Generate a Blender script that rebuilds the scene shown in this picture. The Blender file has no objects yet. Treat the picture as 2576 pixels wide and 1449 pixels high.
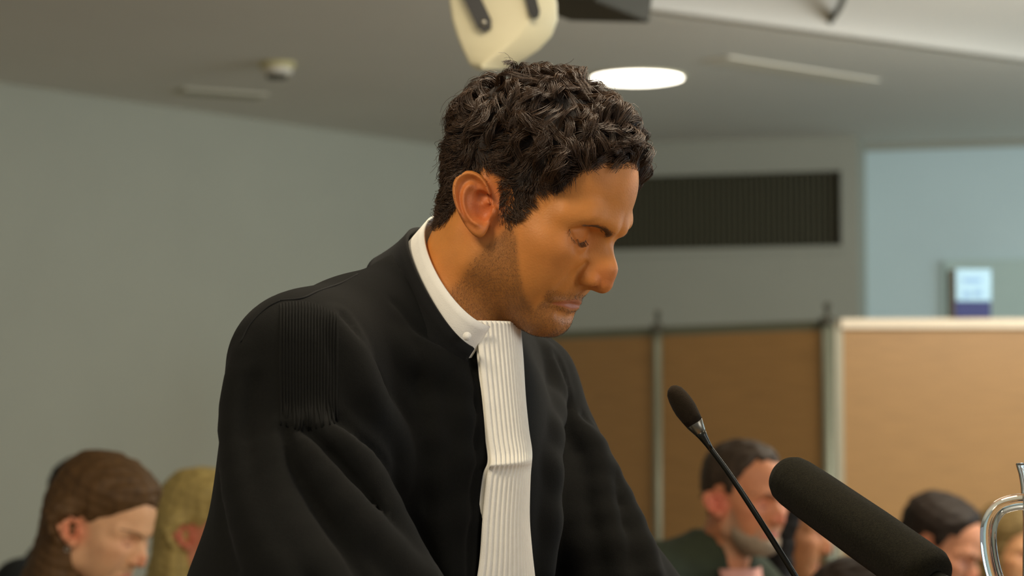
import bpy, bmesh, math, random
import numpy as np
from mathutils import Vector, Matrix

random.seed(7)
rng = np.random.RandomState(11)
SC = bpy.context.scene
COL = SC.collection

# ------------------------------------------------------------------ camera, world, lights, exposure
F_PX, IW, IH = 5610.0, 2576.0, 1449.0
PITCH = 0.0603
CAM = np.array([0.0, 0.0, 1.40])
cd = bpy.data.cameras.new('camera')
cam = bpy.data.objects.new('camera', cd)
COL.objects.link(cam)
cam.location = CAM
cam.rotation_euler = (math.pi / 2 + PITCH, 0, 0)
cd.sensor_width = 36.0
cd.lens = 36.0 * F_PX / IW
cd.clip_start = 0.05
cd.dof.use_dof = True
cd.dof.focus_distance = 2.12
cd.dof.aperture_fstop = 5.6
SC.camera = cam

SC.view_settings.view_transform = 'Standard'
SC.view_settings.look = 'None'
SC.view_settings.gamma = 1.0
SC.view_settings.use_curve_mapping = False
SC.view_settings.exposure = 0.0

w = bpy.data.worlds.new('world')
SC.world = w
w.use_nodes = True
w.node_tree.nodes['Background'].inputs[0].default_value = (0.93, 0.95, 1.0, 1)
w.node_tree.nodes['Background'].inputs[1].default_value = 0.27


def area_light(name, loc, target, sx, sy, power, color):
    ld = bpy.data.lights.new(name, 'AREA')
    ld.shape = 'RECTANGLE'
    ld.size, ld.size_y = sx, sy
    ld.energy = power
    ld.color = color
    o = bpy.data.objects.new(name, ld)
    COL.objects.link(o)
    o.location = loc
    d = Vector(target) - Vector(loc)
    o.rotation_euler = d.to_track_quat('-Z', 'Y').to_euler()
    return o


# daylight from the tall windows on the right of the room, ceiling lamps over the floor
area_light('window_daylight', (4.6, 5.6, 1.9), (0.4, 7.2, 1.7), 3.0, 1.6, 68, (0.66, 0.87, 1.0))
area_light('window_daylight_front', (3.4, 0.2, 2.1), (0.1, 2.2, 1.6), 1.8, 1.6, 40, (0.98, 0.96, 0.95))
area_light('ceiling_light_glow', (0.35, 2.3, 2.56), (0.3, 2.3, 0), 0.5, 0.5, 24, (1.0, 0.86, 0.66))
area_light('ceiling_light_glow_near', (-0.8, 1.1, 2.56), (-0.5, 1.6, 0), 0.5, 0.5, 22, (1.0, 0.86, 0.66))
area_light('cove_light', (2.3, 5.2, 2.30), (2.2, 5.6, 2.7), 1.6, 0.3, 50, (1.0, 0.97, 0.90))
area_light('ceiling_light_glow_rear', (1.7, 5.0, 2.56), (1.6, 5.2, 0), 0.5, 0.5, 32, (1.0, 0.88, 0.70))


# ------------------------------------------------------------------ helpers: camera maths
CP, SP = math.cos(PITCH), math.sin(PITCH)


def at(px, py, fw):
    """world point on the sight line of a photo pixel at forward distance fw"""
    xc = (px - IW / 2) / F_PX * fw
    up = (IH / 2 - py) / F_PX * fw
    return np.array([xc, fw * CP - up * SP, CAM[2] + fw * SP + up * CP])


def on_height(px, py, z):
    d = at(px, py, 1.0) - CAM
    return CAM + d * ((z - CAM[2]) / d[2])


# ------------------------------------------------------------------ helpers: materials
def lin(c):
    return tuple(((v / 255.0) / 12.92 if v / 255.0 <= 0.04045 else ((v / 255.0 + 0.055) / 1.055) ** 2.4) for v in c)


def material(name, rgb, rough=0.6, metal=0.0, noise=0.0, nscale=40.0, bump=0.0, bscale=200.0, sheen=0.0,
             spec=0.5, stretch=(1, 1, 1), attr=None, sss=0.0, coat=0.0, darker=None):
    m = bpy.data.materials.new(name)
    m.use_nodes = True
    nt = m.node_tree
    b = nt.nodes['Principled BSDF']
    c = lin(rgb)
    b.inputs['Base Color'].default_value = (*c, 1)
    b.inputs['Roughness'].default_value = rough
    b.inputs['Metallic'].default_value = metal
    b.inputs['Specular IOR Level'].default_value = spec
    if sheen:
        b.inputs['Sheen Weight'].default_value = sheen
        b.inputs['Sheen Roughness'].default_value = 0.5
    if coat:
        b.inputs['Coat Weight'].default_value = coat
    if sss:
        b.inputs['Subsurface Weight'].default_value = sss
        b.inputs['Subsurface Radius'].default_value = (1.0, 0.35, 0.2)
        b.inputs['Subsurface Scale'].default_value = 0.006
    tc = nt.nodes.new('ShaderNodeTexCoord')
    mp = nt.nodes.new('ShaderNodeMapping')
    mp.inputs['Scale'].default_value = stretch
    nt.links.new(tc.outputs['Object'], mp.inputs['Vector'])
    src = None
    if attr:
        at_ = nt.nodes.new('ShaderNodeAttribute')
        at_.attribute_name = attr
        src = at_.outputs['Color']
    if noise:
        nz = nt.nodes.new('ShaderNodeTexNoise')
        nz.inputs['Scale'].default_value = nscale
        nz.inputs['Detail'].default_value = 4
        nt.links.new(mp.outputs[0], nz.inputs['Vector'])
        mx = nt.nodes.new('ShaderNodeMix')
        mx.data_type = 'RGBA'
        mx.blend_type = 'MULTIPLY'
        mx.inputs[0].default_value = 1.0
        ramp = nt.nodes.new('ShaderNodeMapRange')
        ramp.inputs[1].default_value = 0.3
        ramp.inputs[2].default_value = 0.7
        ramp.inputs[3].default_value = 1.0 - noise
        ramp.inputs[4].default_value = 1.0 + noise
        nt.links.new(nz.outputs[0], ramp.inputs[0])
        if src is None:
            mx.inputs[6].default_value = (*c, 1)
        else:
            nt.links.new(src, mx.inputs[6])
        nt.links.new(ramp.outputs[0], mx.inputs[7])
        src = mx.outputs[2]
    if src is not None:
        nt.links.new(src, b.inputs['Base Color'])
    if bump:
        n2 = nt.nodes.new('ShaderNodeTexNoise')
        n2.inputs['Scale'].default_value = bscale
        n2.inputs['Detail'].default_value = 3
        nt.links.new(mp.outputs[0], n2.inputs['Vector'])
        bp = nt.nodes.new('ShaderNodeBump')
        bp.inputs['Strength'].default_value = bump
        bp.inputs['Distance'].default_value = 0.002
        nt.links.new(n2.outputs[0], bp.inputs['Height'])
        nt.links.new(bp.outputs[0], b.inputs['Normal'])
    return m


def emission(name, rgb, strength):
    m = bpy.data.materials.new(name)
    m.use_nodes = True
    b = m.node_tree.nodes['Principled BSDF']
    b.inputs['Base Color'].default_value = (*lin(rgb), 1)
    b.inputs['Emission Color'].default_value = (*lin(rgb), 1)
    b.inputs['Emission Strength'].default_value = strength
    return m


M = {}
M['wall'] = material('wall_paint', (170, 169, 152), 0.85, noise=0.02, nscale=3, bump=0.08, bscale=300)
M['wall_blue'] = material('far_wall_paint', (194, 212, 212), 0.85, noise=0.02, nscale=3, bump=0.08, bscale=300)
M['ceiling'] = material('ceiling_plaster', (217, 213, 203), 0.9, noise=0.02, nscale=2, bump=0.1, bscale=250)
M['bulkhead'] = material('bulkhead_paint', (150, 149, 134), 0.7, noise=0.02, nscale=4)
M['floor'] = material('floor_carpet', (168, 158, 140), 0.95, noise=0.2, nscale=120, bump=0.4, bscale=900)
M['grille_dark'] = material('grille_dark', (46, 43, 31), 0.8)
M['grille_slat'] = material('grille_slat', (88, 84, 62), 0.6)
M['wood'] = material('beech_veneer', (160, 120, 70), 0.45, noise=0.09, nscale=5, stretch=(1.5, 1.5, 22))
M['rail'] = material('pale_edge_rail', (226, 208, 180), 0.5, noise=0.03, nscale=20)
M['alu'] = material('anodised_post', (126, 126, 106), 0.42, metal=0.35, noise=0.03, nscale=30)
M['grey_rail'] = material('dull_grey_rail', (112, 112, 92), 0.5, metal=0.3, noise=0.03, nscale=30)
M['cream'] = material('cream_plastic', (243, 234, 194), 0.42, noise=0.015, nscale=30)
M['black_plastic'] = material('black_plastic', (24, 24, 22), 0.4, noise=0.05, nscale=80)
M['dark_grey'] = material('dark_grey_housing', (66, 63, 50), 0.75, noise=0.05, nscale=60)
M['steel'] = material('brushed_steel', (200, 196, 180), 0.28, metal=1.0)
M['robe'] = material('black_wool_cloth', (15, 15, 12), 0.9, noise=0.12, nscale=350, sheen=0.02, bump=0.25, bscale=1400, spec=0.12)
M['robe_satin'] = material('black_facing_cloth', (12, 12, 10), 0.85, noise=0.1, nscale=350, sheen=0.02, bump=0.2, bscale=1400, spec=0.25)
M['white_cloth'] = material('white_cotton', (250, 246, 234), 0.8, noise=0.02, nscale=90, bump=0.15, bscale=900, spec=0.2)
M['jabot'] = material('cream_pleated_batiste', (255, 250, 234), 0.8, noise=0.03, nscale=90, bump=0.15, bscale=900, spec=0.2)
M['skin'] = material('skin', (200, 140, 100), 0.54, attr='tint', noise=0.06, nscale=70, bump=0.16, bscale=520, sss=0.15, spec=0.4)
M['hair'] = material('dark_brown_hair', (64, 45, 28), 0.42, noise=0.3, nscale=60, spec=0.4)
M['hair_under'] = material('dark_scalp', (34, 25, 17), 0.8)
M['brow_hair'] = material('brow_hair', (128, 90, 56), 0.5)
M['stubble'] = material('stubble_hair', (84, 62, 40), 0.5)
M['eye'] = material('eyeball', (196, 186, 170), 0.12, coat=0.6)
M['foam'] = material('charcoal_foam', (28, 26, 17), 1.0, noise=0.55, nscale=700, bump=0.7, bscale=1500, sheen=0.04, spec=0.05)
M['foam_small'] = material('dark_foam', (38, 31, 22), 1.0, noise=0.15, nscale=700, bump=0.4, bscale=1200, sheen=0.04, spec=0.05)
M['stem'] = material('black_stem', (40, 40, 34), 0.3, metal=0.6)
M['gunmetal'] = material('gunmetal', (120, 116, 104), 0.3, metal=0.9, noise=0.05, nscale=90)
M['navy'] = material('navy_card', (26, 36, 96), 0.6)
M['pale_blue'] = material('pale_blue_card', (168, 204, 222), 0.6, noise=0.03, nscale=30)
M['brown_edge'] = material('brown_edge', (90, 82, 66), 0.7)
M['board'] = material('pale_board', (180, 200, 192), 0.6, noise=0.02, nscale=6)
M['cable'] = material('dark_cable', (96, 94, 84), 0.6)
M['strip'] = material('pale_ceiling_strip', (222, 214, 196), 0.7)
M['detector'] = material('yellowed_plastic', (206, 194, 140), 0.5)
M['lamp'] = emission('opal_lamp', (255, 246, 226), 7.0)
M['desk'] = material('desk_veneer', (150, 108, 66), 0.45, noise=0.08, nscale=5, stretch=(20, 1.5, 1.5))

mg = bpy.data.materials.new('clear_glass')
mg.use_nodes = True
bg = mg.node_tree.nodes['Principled BSDF']
bg.inputs['Base Color'].default_value = (0.96, 0.98, 0.97, 1)
bg.inputs['Roughness'].default_value = 0.02
bg.inputs['Transmission Weight'].default_value = 1.0
bg.inputs['IOR'].default_value = 1.47
M['glass'] = mg


# ------------------------------------------------------------------ helpers: objects
def link(name, me, mat=None, parent=None):
    o = bpy.data.objects.new(name, me)
    COL.objects.link(o)
    if mat is not None and me is not None:
        me.materials.append(mat)
    if parent is not None:
        o.parent = parent
    return o


def tag(o, label=None, cat=None, group=None, kind=None):
    if label: o['label'] = label
    if cat: o['category'] = cat
    if group: o['group'] = group
    if kind: o['kind'] = kind
    return o


def empty(name, loc, label=None, cat=None, group=None):
    o = bpy.data.objects.new(name, None)
    COL.objects.link(o)
    o.location = loc
    o.empty_display_size = 0.05
    tag(o, label, cat, group)
    return o


def mesh(name, verts, faces, smooth=True):
    me = bpy.data.meshes.new(name)
    v = np.asarray(verts, dtype=np.float32)
    if isinstance(faces, np.ndarray):
        nf, k = faces.shape
        me.vertices.add(len(v))
        me.vertices.foreach_set('co', v.ravel())
        me.loops.add(nf * k)
        me.loops.foreach_set('vertex_index', faces.astype(np.int32).ravel())
        me.polygons.add(nf)
        me.polygons.foreach_set('loop_start', np.arange(0, nf * k, k, dtype=np.int32))
        me.update(calc_edges=True)
        me.validate()
    else:
        me.from_pydata([tuple(map(float, p)) for p in v], [], faces)
        me.update()
    me.polygons.foreach_set('use_smooth', np.full(len(me.polygons), smooth, dtype=bool))
    return me


def child_world(o, parent):
    """parent an object whose mesh is in world coordinates"""
    o.parent = parent
    if parent is not None:
        bpy.context.view_layer.update()
        o.matrix_parent_inverse = parent.matrix_world.inverted()


def put(name, verts, faces, mat, parent=None, smooth=True):
    """link a mesh given in world coordinates; origin moved to its centre; optional parent"""
    v = np.asarray(verts, dtype=np.float64)
    c = v.mean(axis=0)
    c[2] = v[:, 2].min()
    me = mesh(name, v - c, faces, smooth)
    o = link(name, me, mat)
    o.location = c
    if parent is not None:
        par_world = WORLD[parent.name]
        o.parent = parent
        o.location = c - par_world
    WORLD[o.name] = c.copy()
    return o


WORLD = {}


def group_at(name, loc, label, cat, group=None):
    o = empty(name, loc, label, cat, group)
    WORLD[o.name] = np.array(loc, dtype=float)
    return o


def box_mesh(sx, sy, sz, bevel=0.0, seg=2):
    bm = bmesh.new()
    bmesh.ops.create_cube(bm, size=1.0)
    bmesh.ops.scale(bm, vec=(sx, sy, sz), verts=bm.verts)
    if bevel:
        bmesh.ops.bevel(bm, geom=bm.edges[:], offset=bevel, segments=seg, affect='EDGES', profile=0.5)
    me = bpy.data.meshes.new('box')
    bm.to_mesh(me)
    bm.free()
    return me


def box(name, c, size, mat, parent=None, rotz=0.0, bevel=0.004, rot=None):
    me = box_mesh(*size, bevel)
    o = link(name, me, mat)
    c = np.array(c, dtype=float)
    o.rotation_euler = rot if rot is not None else (0, 0, rotz)
    if parent is not None:
        o.parent = parent
        o.location = c - WORLD[parent.name]
    else:
        o.location = c
    WORLD[o.name] = c
    return o


def tube_geo(path, rad, n=10, cap=True):
    """round tube along a polyline; rad scalar or list"""
    P = np.asarray(path, float)
    m = len(P)
    R = np.full(m, rad) if np.isscalar(rad) else np.asarray(rad, float)
    T = np.gradient(P, axis=0)
    T /= np.linalg.norm(T, axis=1)[:, None] + 1e-12
    ref = np.array([0, 0, 1.0]) if abs(T[0, 2]) < 0.9 else np.array([1.0, 0, 0])
    u = np.cross(T[0], ref); u /= np.linalg.norm(u)
    V, Fc = [], []
    for i in range(m):
        u = u - T[i] * np.dot(u, T[i]); u /= np.linalg.norm(u)
        v = np.cross(T[i], u)
        for k in range(n):
            a = 2 * math.pi * k / n
            V.append(P[i] + R[i] * (math.cos(a) * u + math.sin(a) * v))
    for i in range(m - 1):
        for k in range(n):
            Fc.append((i * n + k, i * n + (k + 1) % n, (i + 1) * n + (k + 1) % n, (i + 1) * n + k))
    if cap:
        Fc.append(tuple(range(n - 1, -1, -1)))
        Fc.append(tuple((m - 1) * n + k for k in range(n)))
    return np.array(V), Fc


def spline(pts, n):
    P = np.asarray(pts, float)
    P = np.vstack([2 * P[0] - P[1], P, 2 * P[-1] - P[-2]])
    out = []
    segs = len(P) - 3
    for j in range(n):
        t = j / (n - 1) * segs
        i = min(int(t), segs - 1)
        f = t - i
        a, b, c, d = P[i], P[i + 1], P[i + 2], P[i + 3]
        out.append(0.5 * ((2 * b) + (-a + c) * f + (2 * a - 5 * b + 4 * c - d) * f * f + (-a + 3 * b - 3 * c + d) * f ** 3))
    return np.array(out)


# ------------------------------------------------------------------ helpers: signed distance modelling
def ell(p, c, r):
    q = p - np.asarray(c, np.float32)
    r = np.asarray(r, np.float32)
    k0 = np.sqrt(((q / r) ** 2).sum(1))
    k1 = np.sqrt(((q / (r * r)) ** 2).sum(1)) + 1e-9
    return k0 * (k0 - 1.0) / k1


def cone(p, a, b, r1, r2):
    a = np.asarray(a, np.float32); b = np.asarray(b, np.float32)
    ab = b - a
    t = np.clip(((p - a) @ ab) / float(ab @ ab), 0, 1)
    q = p - a - t[:, None] * ab
    return np.sqrt((q * q).sum(1)) - (r1 + t * (r2 - r1))


def chain_dist(p, pts):
    d = None
    for a, b in zip(pts[:-1], pts[1:]):
        e = cone(p, a, b, 0.0, 0.0)
        d = e if d is None else np.minimum(d, e)
    return d


def bump(p, pts, sigma, amp):
    q = np.asarray(pts, np.float32)
    lo_, hi_ = q.min(0) - 3 * sigma, q.max(0) + 3 * sigma
    near = np.where(((p > lo_) & (p < hi_)).all(1))[0]
    out = np.zeros(len(p), np.float32)
    if len(near):
        out[near] = amp * np.exp(-(chain_dist(p[near], q) / sigma) ** 2)
    return out


def smin(a, b, k):
    h = np.maximum(k - np.abs(a - b), 0) / k
    return np.minimum(a, b) - h * h * k * 0.25


def smax(a, b, k):
    return -smin(-a, -b, k)


def surface(f, lo, hi, h, newton=2):
    """surface nets over an SDF, evaluated finely only near the surface"""
    lo = np.asarray(lo, np.float64); hi = np.asarray(hi, np.float64)
    S = 4
    n = (np.ceil((hi - lo) / (h * S)).astype(int) + 1) * S
    nc = n // S
    gx = [lo[i] + (np.arange(nc[i]) * S + (S - 1) / 2) * h for i in range(3)]
    C = np.stack(np.meshgrid(*gx, indexing='ij'), -1).reshape(-1, 3).astype(np.float32)
    Dc = f(C).reshape(nc)
    D = np.repeat(np.repeat(np.repeat(Dc, S, 0), S, 1), S, 2).astype(np.float32)
    idx = np.argwhere(np.abs(D) < h * S * 1.6)
    P = (lo + idx * h).astype(np.float32)
    vals = np.empty(len(P), np.float32)
    for s in range(0, len(P), 400000):
        vals[s:s + 400000] = f(P[s:s + 400000])
    D[idx[:, 0], idx[:, 1], idx[:, 2]] = vals
    ins = D < 0
    cnt = np.zeros((n[0] - 1, n[1] - 1, n[2] - 1), np.int8)
    for dx in (0, 1):
        for dy in (0, 1):
            for dz in (0, 1):
                cnt += ins[dx:n[0] - 1 + dx, dy:n[1] - 1 + dy, dz:n[2] - 1 + dz]
    act = np.argwhere((cnt > 0) & (cnt < 8))
    vid = np.full(cnt.shape, -1, np.int32)
    vid[act[:, 0], act[:, 1], act[:, 2]] = np.arange(len(act))
    acc = np.zeros((len(act), 3)); num = np.zeros(len(act))
    cor = [(0, 0, 0), (1, 0, 0), (0, 1, 0), (1, 1, 0), (0, 0, 1), (1, 0, 1), (0, 1, 1), (1, 1, 1)]
    val = [D[act[:, 0] + c[0], act[:, 1] + c[1], act[:, 2] + c[2]] for c in cor]
    for i in range(8):
        for j in range(i + 1, 8):
            if sum(abs(cor[i][k] - cor[j][k]) for k in range(3)) != 1: continue
            m = (val[i] < 0) != (val[j] < 0)
            t = np.where(m, val[i] / (val[i] - val[j] + 1e-20), 0)
            pt = np.array(cor[i]) + t[:, None] * (np.array(cor[j]) - np.array(cor[i]))
            acc += pt * m[:, None]; num += m
    V = lo + (act + acc / num[:, None]) * h
    quads = []
    for ax in range(3):
        o1, o2 = [(1, 2), (2, 0), (0, 1)][ax]
        sl0 = [slice(None)] * 3; sl1 = [slice(None)] * 3
        sl0[ax] = slice(0, -1); sl1[ax] = slice(1, None)
        a = ins[tuple(sl0)]; b = ins[tuple(sl1)]
        e = np.argwhere(a != b)
        ok = (e[:, o1] > 0) & (e[:, o2] > 0) & (e[:, o1] < n[o1] - 1) & (e[:, o2] < n[o2] - 1)
        e = e[ok]
        fl = a[e[:, 0], e[:, 1], e[:, 2]]
        q = []
        for d1, d2 in ((-1, -1), (0, -1), (0, 0), (-1, 0)):
            g = e.copy(); g[:, o1] += d1; g[:, o2] += d2
            q.append(vid[g[:, 0], g[:, 1], g[:, 2]])
        q = np.stack(q, 1)
        q[~fl] = q[~fl][:, ::-1]
        quads.append(q)
    Q = np.concatenate(quads)
    Q = Q[(Q >= 0).all(1)]
    for _ in range(newton):
        d, g = grad(f, V)
        V = V - g * np.clip(d, -h, h)[:, None]
    return V, Q


def grad(f, V, e=4e-4):
    V = np.asarray(V, np.float32)
    k = np.array([[1, -1, -1], [-1, -1, 1], [-1, 1, -1], [1, 1, 1]], np.float32)
    g = np.zeros((len(V), 3)); d = np.zeros(len(V))
    for kk in k:
        v = f(V + kk * np.float32(e))
        g += v[:, None] * kk
        d += v
    d /= 4
    ln = np.linalg.norm(g, axis=1) + 1e-12
    sl = ln / (4 * e)
    return d / np.maximum(sl, 0.3), g / ln[:, None]


def trace(f, px, py, near=1.6, far=3.2):
    """where the sight line of a photo pixel meets an SDF (world)"""
    d = at(px, py, 1.0) - CAM
    L = np.linalg.norm(d); d = d / L
    t = near * L
    for _ in range(140):
        s = float(f((CAM + d * t)[None].astype(np.float32))[0])
        if s < 3e-4: return CAM + d * t
        t += max(s * 0.7, 4e-4)
        if t > far * L: return None
    return CAM + d * t


# ------------------------------------------------------------------ the room
CEIL = 2.60
cor_far = np.array([0.0, 10.0])
lw_dir = np.array([0.64, 0.77]); lw_dir /= np.linalg.norm(lw_dir)
fw_dir = np.array([0.967, -0.255]); fw_dir /= np.linalg.norm(fw_dir)


def wall_slab(name, a, b, z0, z1, th, mat, nrm):
    """upright slab from plan point a to b, thickness th on the side away from nrm"""
    a = np.array(a); b = np.array(b); n = np.array(nrm)
    v = []
    for z in (z0, z1):
        for q in (a, b, b - n * th, a - n * th):
            v.append((q[0], q[1], z))
    f = [(0, 1, 5, 4), (1, 2, 6, 5), (2, 3, 7, 6), (3, 0, 4, 7), (4, 5, 6, 7), (3, 2, 1, 0)]
    return put(name, v, f, mat, smooth=False)


ln = np.array([lw_dir[1], -lw_dir[0]])
fn = np.array([fw_dir[1], -fw_dir[0]])
tag(wall_slab('wall_left', cor_far - lw_dir * 7.5, cor_far + lw_dir * 0.2, 0, CEIL + 0.4, 0.15, M['wall'], ln), kind='structure')
tag(wall_slab('wall_far', cor_far - fw_dir * 0.2, cor_far + fw_dir * 6.0, 0, CEIL + 0.4, 0.15, M['wall_blue'], fn), kind='structure')
fl = put('floor', [(-7, -2, 0), (7, -2, 0), (7, 11.5, 0), (-7, 11.5, 0), (-7, -2, -0.1), (7, -2, -0.1), (7, 11.5, -0.1), (-7, 11.5, -0.1)],
         [(0, 1, 2, 3), (7, 6, 5, 4), (0, 4, 5, 1), (1, 5, 6, 2), (2, 6, 7, 3), (3, 7, 4, 0)], M['floor'], smooth=False)
tag(fl, kind='structure')

# ceiling: flat field at the back, raised tray towards the camera on the right
e0 = on_height(1700, 40, CEIL)[:2]
e1 = on_height(2576, 158, CEIL)[:2]
ed = (e1 - e0) / np.linalg.norm(e1 - e0)
en = np.array([ed[1], -ed[0]])                      # towards the camera/right
A = e0 - ed * 7.0
B = e1 + ed * 5.0
v = []
for z in (CEIL, CEIL + 0.12):
    for q in (A, B, B - en * 9.5, A - en * 9.5):
        v.append((q[0], q[1], z))
tag(put('ceiling', v, [(3, 2, 1, 0), (4, 5, 6, 7), (0, 1, 5, 4), (1, 2, 6, 5), (2, 3, 7, 6), (3, 0, 4, 7)], M['ceiling'], smooth=False), kind='structure')
# coved edge and the tray beyond it
prof = [(0.0, 0.0), (0.02, 0.012), (0.05, 0.026), (0.10, 0.042), (0.17, 0.056), (0.26, 0.068), (0.40, 0.080), (0.8, 0.10), (2.5, 0.14), (9.5, 0.16)]
v, f = [], []
for (s, z) in prof:
    for q in (A, B):
        v.append((q[0] + en[0] * s, q[1] + en[1] * s, CEIL + z))
for i in range(len(prof) - 1):
    f.append((2 * i, 2 * i + 2, 2 * i + 3, 2 * i + 1))
k = len(v)
v += [(q[0] + en[0] * s, q[1] + en[1] * s, CEIL + 0.5) for s in (0.0, 9.5) for q in (A, B)]
f += [(k, k + 1, k + 3, k + 2), (0, 1, k + 1, k), (k - 2, k + 2, k + 3, k - 1)]
tag(put('ceiling_tray', v, f, M['ceiling'], smooth=True), kind='structure')

# thin strip, painted dark for the shadow gap, where the far wall meets the ceiling, right of the bulkhead
fx = lambda px, py: on_height(px, py, CEIL)[:2]


def far_pt(px, off=0.0):
    """plan point of the far wall seen at photo column px"""
    d = at(px, 700, 1.0)[:2]
    Mx = np.array([[d[0], -fw_dir[0]], [d[1], -fw_dir[1]]])
    t = np.linalg.solve(Mx, cor_far + fn * off)
    return d * t[0]


pa, pb = far_pt(2165), far_pt(2750)
tr = wall_slab('shadow_gap_strip', pa + fn * 0.02, pb + fn * 0.02, CEIL - 0.028, CEIL, 0.02, M['bulkhead'], fn)
tag(tr, kind='structure')

# bulkhead (boxed-out duct) with dark slatted grille
BO = 0.32
ba, bb = cor_far + fn * BO - fw_dir * 0.42, far_pt(2160, BO)


def far_z(px, py, off):
    q = far_pt(px, off)
    d = at(px, py, 1.0) - CAM
    return CAM[2] + d[2] * (q[1] / d[1])


gz1, gz0 = far_z(2110, 430, BO), far_z(2110, 618, BO)
gl, gr = far_pt(1500, BO), far_pt(2118, BO)
bulk = group_at('bulkhead', (bb[0], bb[1], 0), None, None)
tag(bulk, kind='structure')
dep = BO + 0.02


def bulk_piece(name, a, b, z0, z1):
    o = wall_slab(name, a, b, z0, z1, dep, M['bulkhead'], fn)
    o.parent = bulk
    o.location = np.array(o.location) - WORLD[bulk.name]
    return o


bulk_piece('panel', ba, bb, 0.0, gz0)
bulk_piece('panel', ba, bb, gz1, CEIL)
bulk_piece('panel', gr, bb, gz0, gz1)
bulk_piece('panel', ba, gl, gz0, gz1)
g = wall_slab('grille_back', gl - fn * 0.10, gr - fn * 0.10, gz0, gz1, 0.02, M['grille_dark'], fn)
g.parent = bulk; g.location = np.array(g.location) - WORLD[bulk.name]
Lg = np.linalg.norm(gr - gl)
ns = 44
sm = box_mesh(0.008, 0.05, gz1 - gz0, 0)
sm.materials.append(M['grille_slat'])
for i in range(ns):
    q = gl + (gr - gl) * (i + 0.5) / ns - fn * 0.05
    o = bpy.data.objects.new('slat', sm); COL.objects.link(o)
    o.parent = bulk
    o.location = np.array([q[0], q[1], (gz0 + gz1) / 2]) - WORLD[bulk.name]
    o.rotation_euler = (0, 0, math.atan2(fw_dir[1], fw_dir[0]))
# thin frame line round the bulkhead front
for nm, a, b, z0, z1 in (('frame_strip', gl, gr + fw_dir * 0.02, gz0 - 0.025, gz0), ('frame_strip', gl, gr + fw_dir * 0.02, gz1, gz1 + 0.02),
                         ('frame_strip', gr, gr + fw_dir * 0.02, gz0, gz1)):
    o = wall_slab(nm, a + fn * 0.012, b + fn * 0.012, z0, z1, 0.011, M['bulkhead'], fn)
    o.parent = bulk; o.location = np.array(o.location) - WORLD[bulk.name]

# noticeboard on the far wall, right edge
na, nb = far_pt(2375), far_pt(2720)
zb1, zb0 = far_z(2400, 656, 0), far_z(2400, 800, 0)
o = wall_slab('notice_board', na + fn * 0.03, nb + fn * 0.03, zb0 - 0.2, zb1, 0.029, M['board'], fn)
tag(o, 'pale green board fixed flat on the blue wall behind the partition', 'board')

# ceiling lamp, smoke detector, vent, strip, cable
c = on_height(1603, 193, CEIL)
lamp = group_at('ceiling_lamp', (c[0], c[1], CEIL - 0.03), 'round glowing flush ceiling lamp beside the curly hair', 'lamp')


def lathe(name, prof, c, mat, parent=None, n=48, axis=None):
    v, f = [], []
    for (r, z) in prof:
        for k in range(n):
            a = 2 * math.pi * k / n
            v.append((c[0] + r * math.cos(a), c[1] + r * math.sin(a), c[2] + z))
    for i in range(len(prof) - 1):
        for k in range(n):
            f.append((i * n + k, i * n + (k + 1) % n, (i + 1) * n + (k + 1) % n, (i + 1) * n + k))
    if prof[0][0] > 1e-6: f.append(tuple(range(n - 1, -1, -1)))
    if prof[-1][0] > 1e-6: f.append(tuple((len(prof) - 1) * n + k for k in range(n)))
    return put(name, v, f, mat, parent)


lathe('diffuser', [(0.001, -0.014), (0.08, -0.0135), (0.135, -0.011), (0.158, -0.006), (0.160, 0.0)], (c[0], c[1], CEIL), M['lamp'], lamp)
lathe('rim', [(0.160, -0.006), (0.166, -0.006), (0.168, 0.0), (0.160, 0.0), (0.160, -0.006)], (c[0], c[1], CEIL), M['cream'], lamp)

c = on_height(697, 158, CEIL)
det = group_at('smoke_detector', (c[0], c[1], CEIL - 0.055), 'small yellowed round smoke detector on the ceiling', 'detector')
lathe('base', [(0.060, 0.0), (0.060, -0.016), (0.052, -0.018)], (c[0], c[1], CEIL), M['detector'], det)
lathe('chamber', [(0.050, -0.016), (0.050, -0.036), (0.040, -0.040), (0.001, -0.041)], (c[0], c[1], CEIL), M['strip'], det)
lathe('sensor_cap', [(0.036, -0.038), (0.034, -0.052), (0.001, -0.055)], (c[0], c[1], CEIL), M['dark_grey'], det)

va, vb = on_height(450, 226, CEIL), on_height(662, 240, CEIL)
vent = group_at('ceiling_vent', (*((va + vb) / 2)[:2], CEIL - 0.012), 'long slim grey slot vent in the ceiling above the left wall', 'vent')
rz = math.atan2(vb[1] - va[1], vb[0] - va[0])
Lv = np.linalg.norm(vb - va)
mid = (va + vb) / 2
box('frame', (mid[0], mid[1], CEIL - 0.004), (Lv, 0.13, 0.008), material('vent_paint', (204, 198, 178), 0.7), vent, rz, 0.002)
for s in (-0.03, 0.0, 0.03):
    box('slot', (mid[0] - math.sin(rz) * s, mid[1] + math.cos(rz) * s, CEIL - 0.0085), (Lv - 0.03, 0.016, 0.003), material('vent_slot', (150, 146, 126), 0.8), vent, rz, 0.0)

sa, sb = on_height(1800, 146, CEIL), on_height(2180, 205, CEIL)
rz = math.atan2(sb[1] - sa[1], sb[0] - sa[0]); mid = (sa + sb) / 2
o = box('trim_2', (mid[0], mid[1], CEIL - 0.003), (np.linalg.norm(sb - sa), 0.12, 0.006), M['strip'], None, rz, 0.002)
tag(o, kind='structure')

cp = [on_height(px, py, CEIL + 0.035) for px, py in ((2078, 68), (2098, 40), (2112, 18), (2124, -12), (2130, -60))]
V, Fc = tube_geo(spline(cp, 20), 0.010, 8)
tag(put('ceiling_cable', V, Fc, M['cable']), 'thin curved grey cable on the bright ceiling at top right', 'cable')

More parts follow.
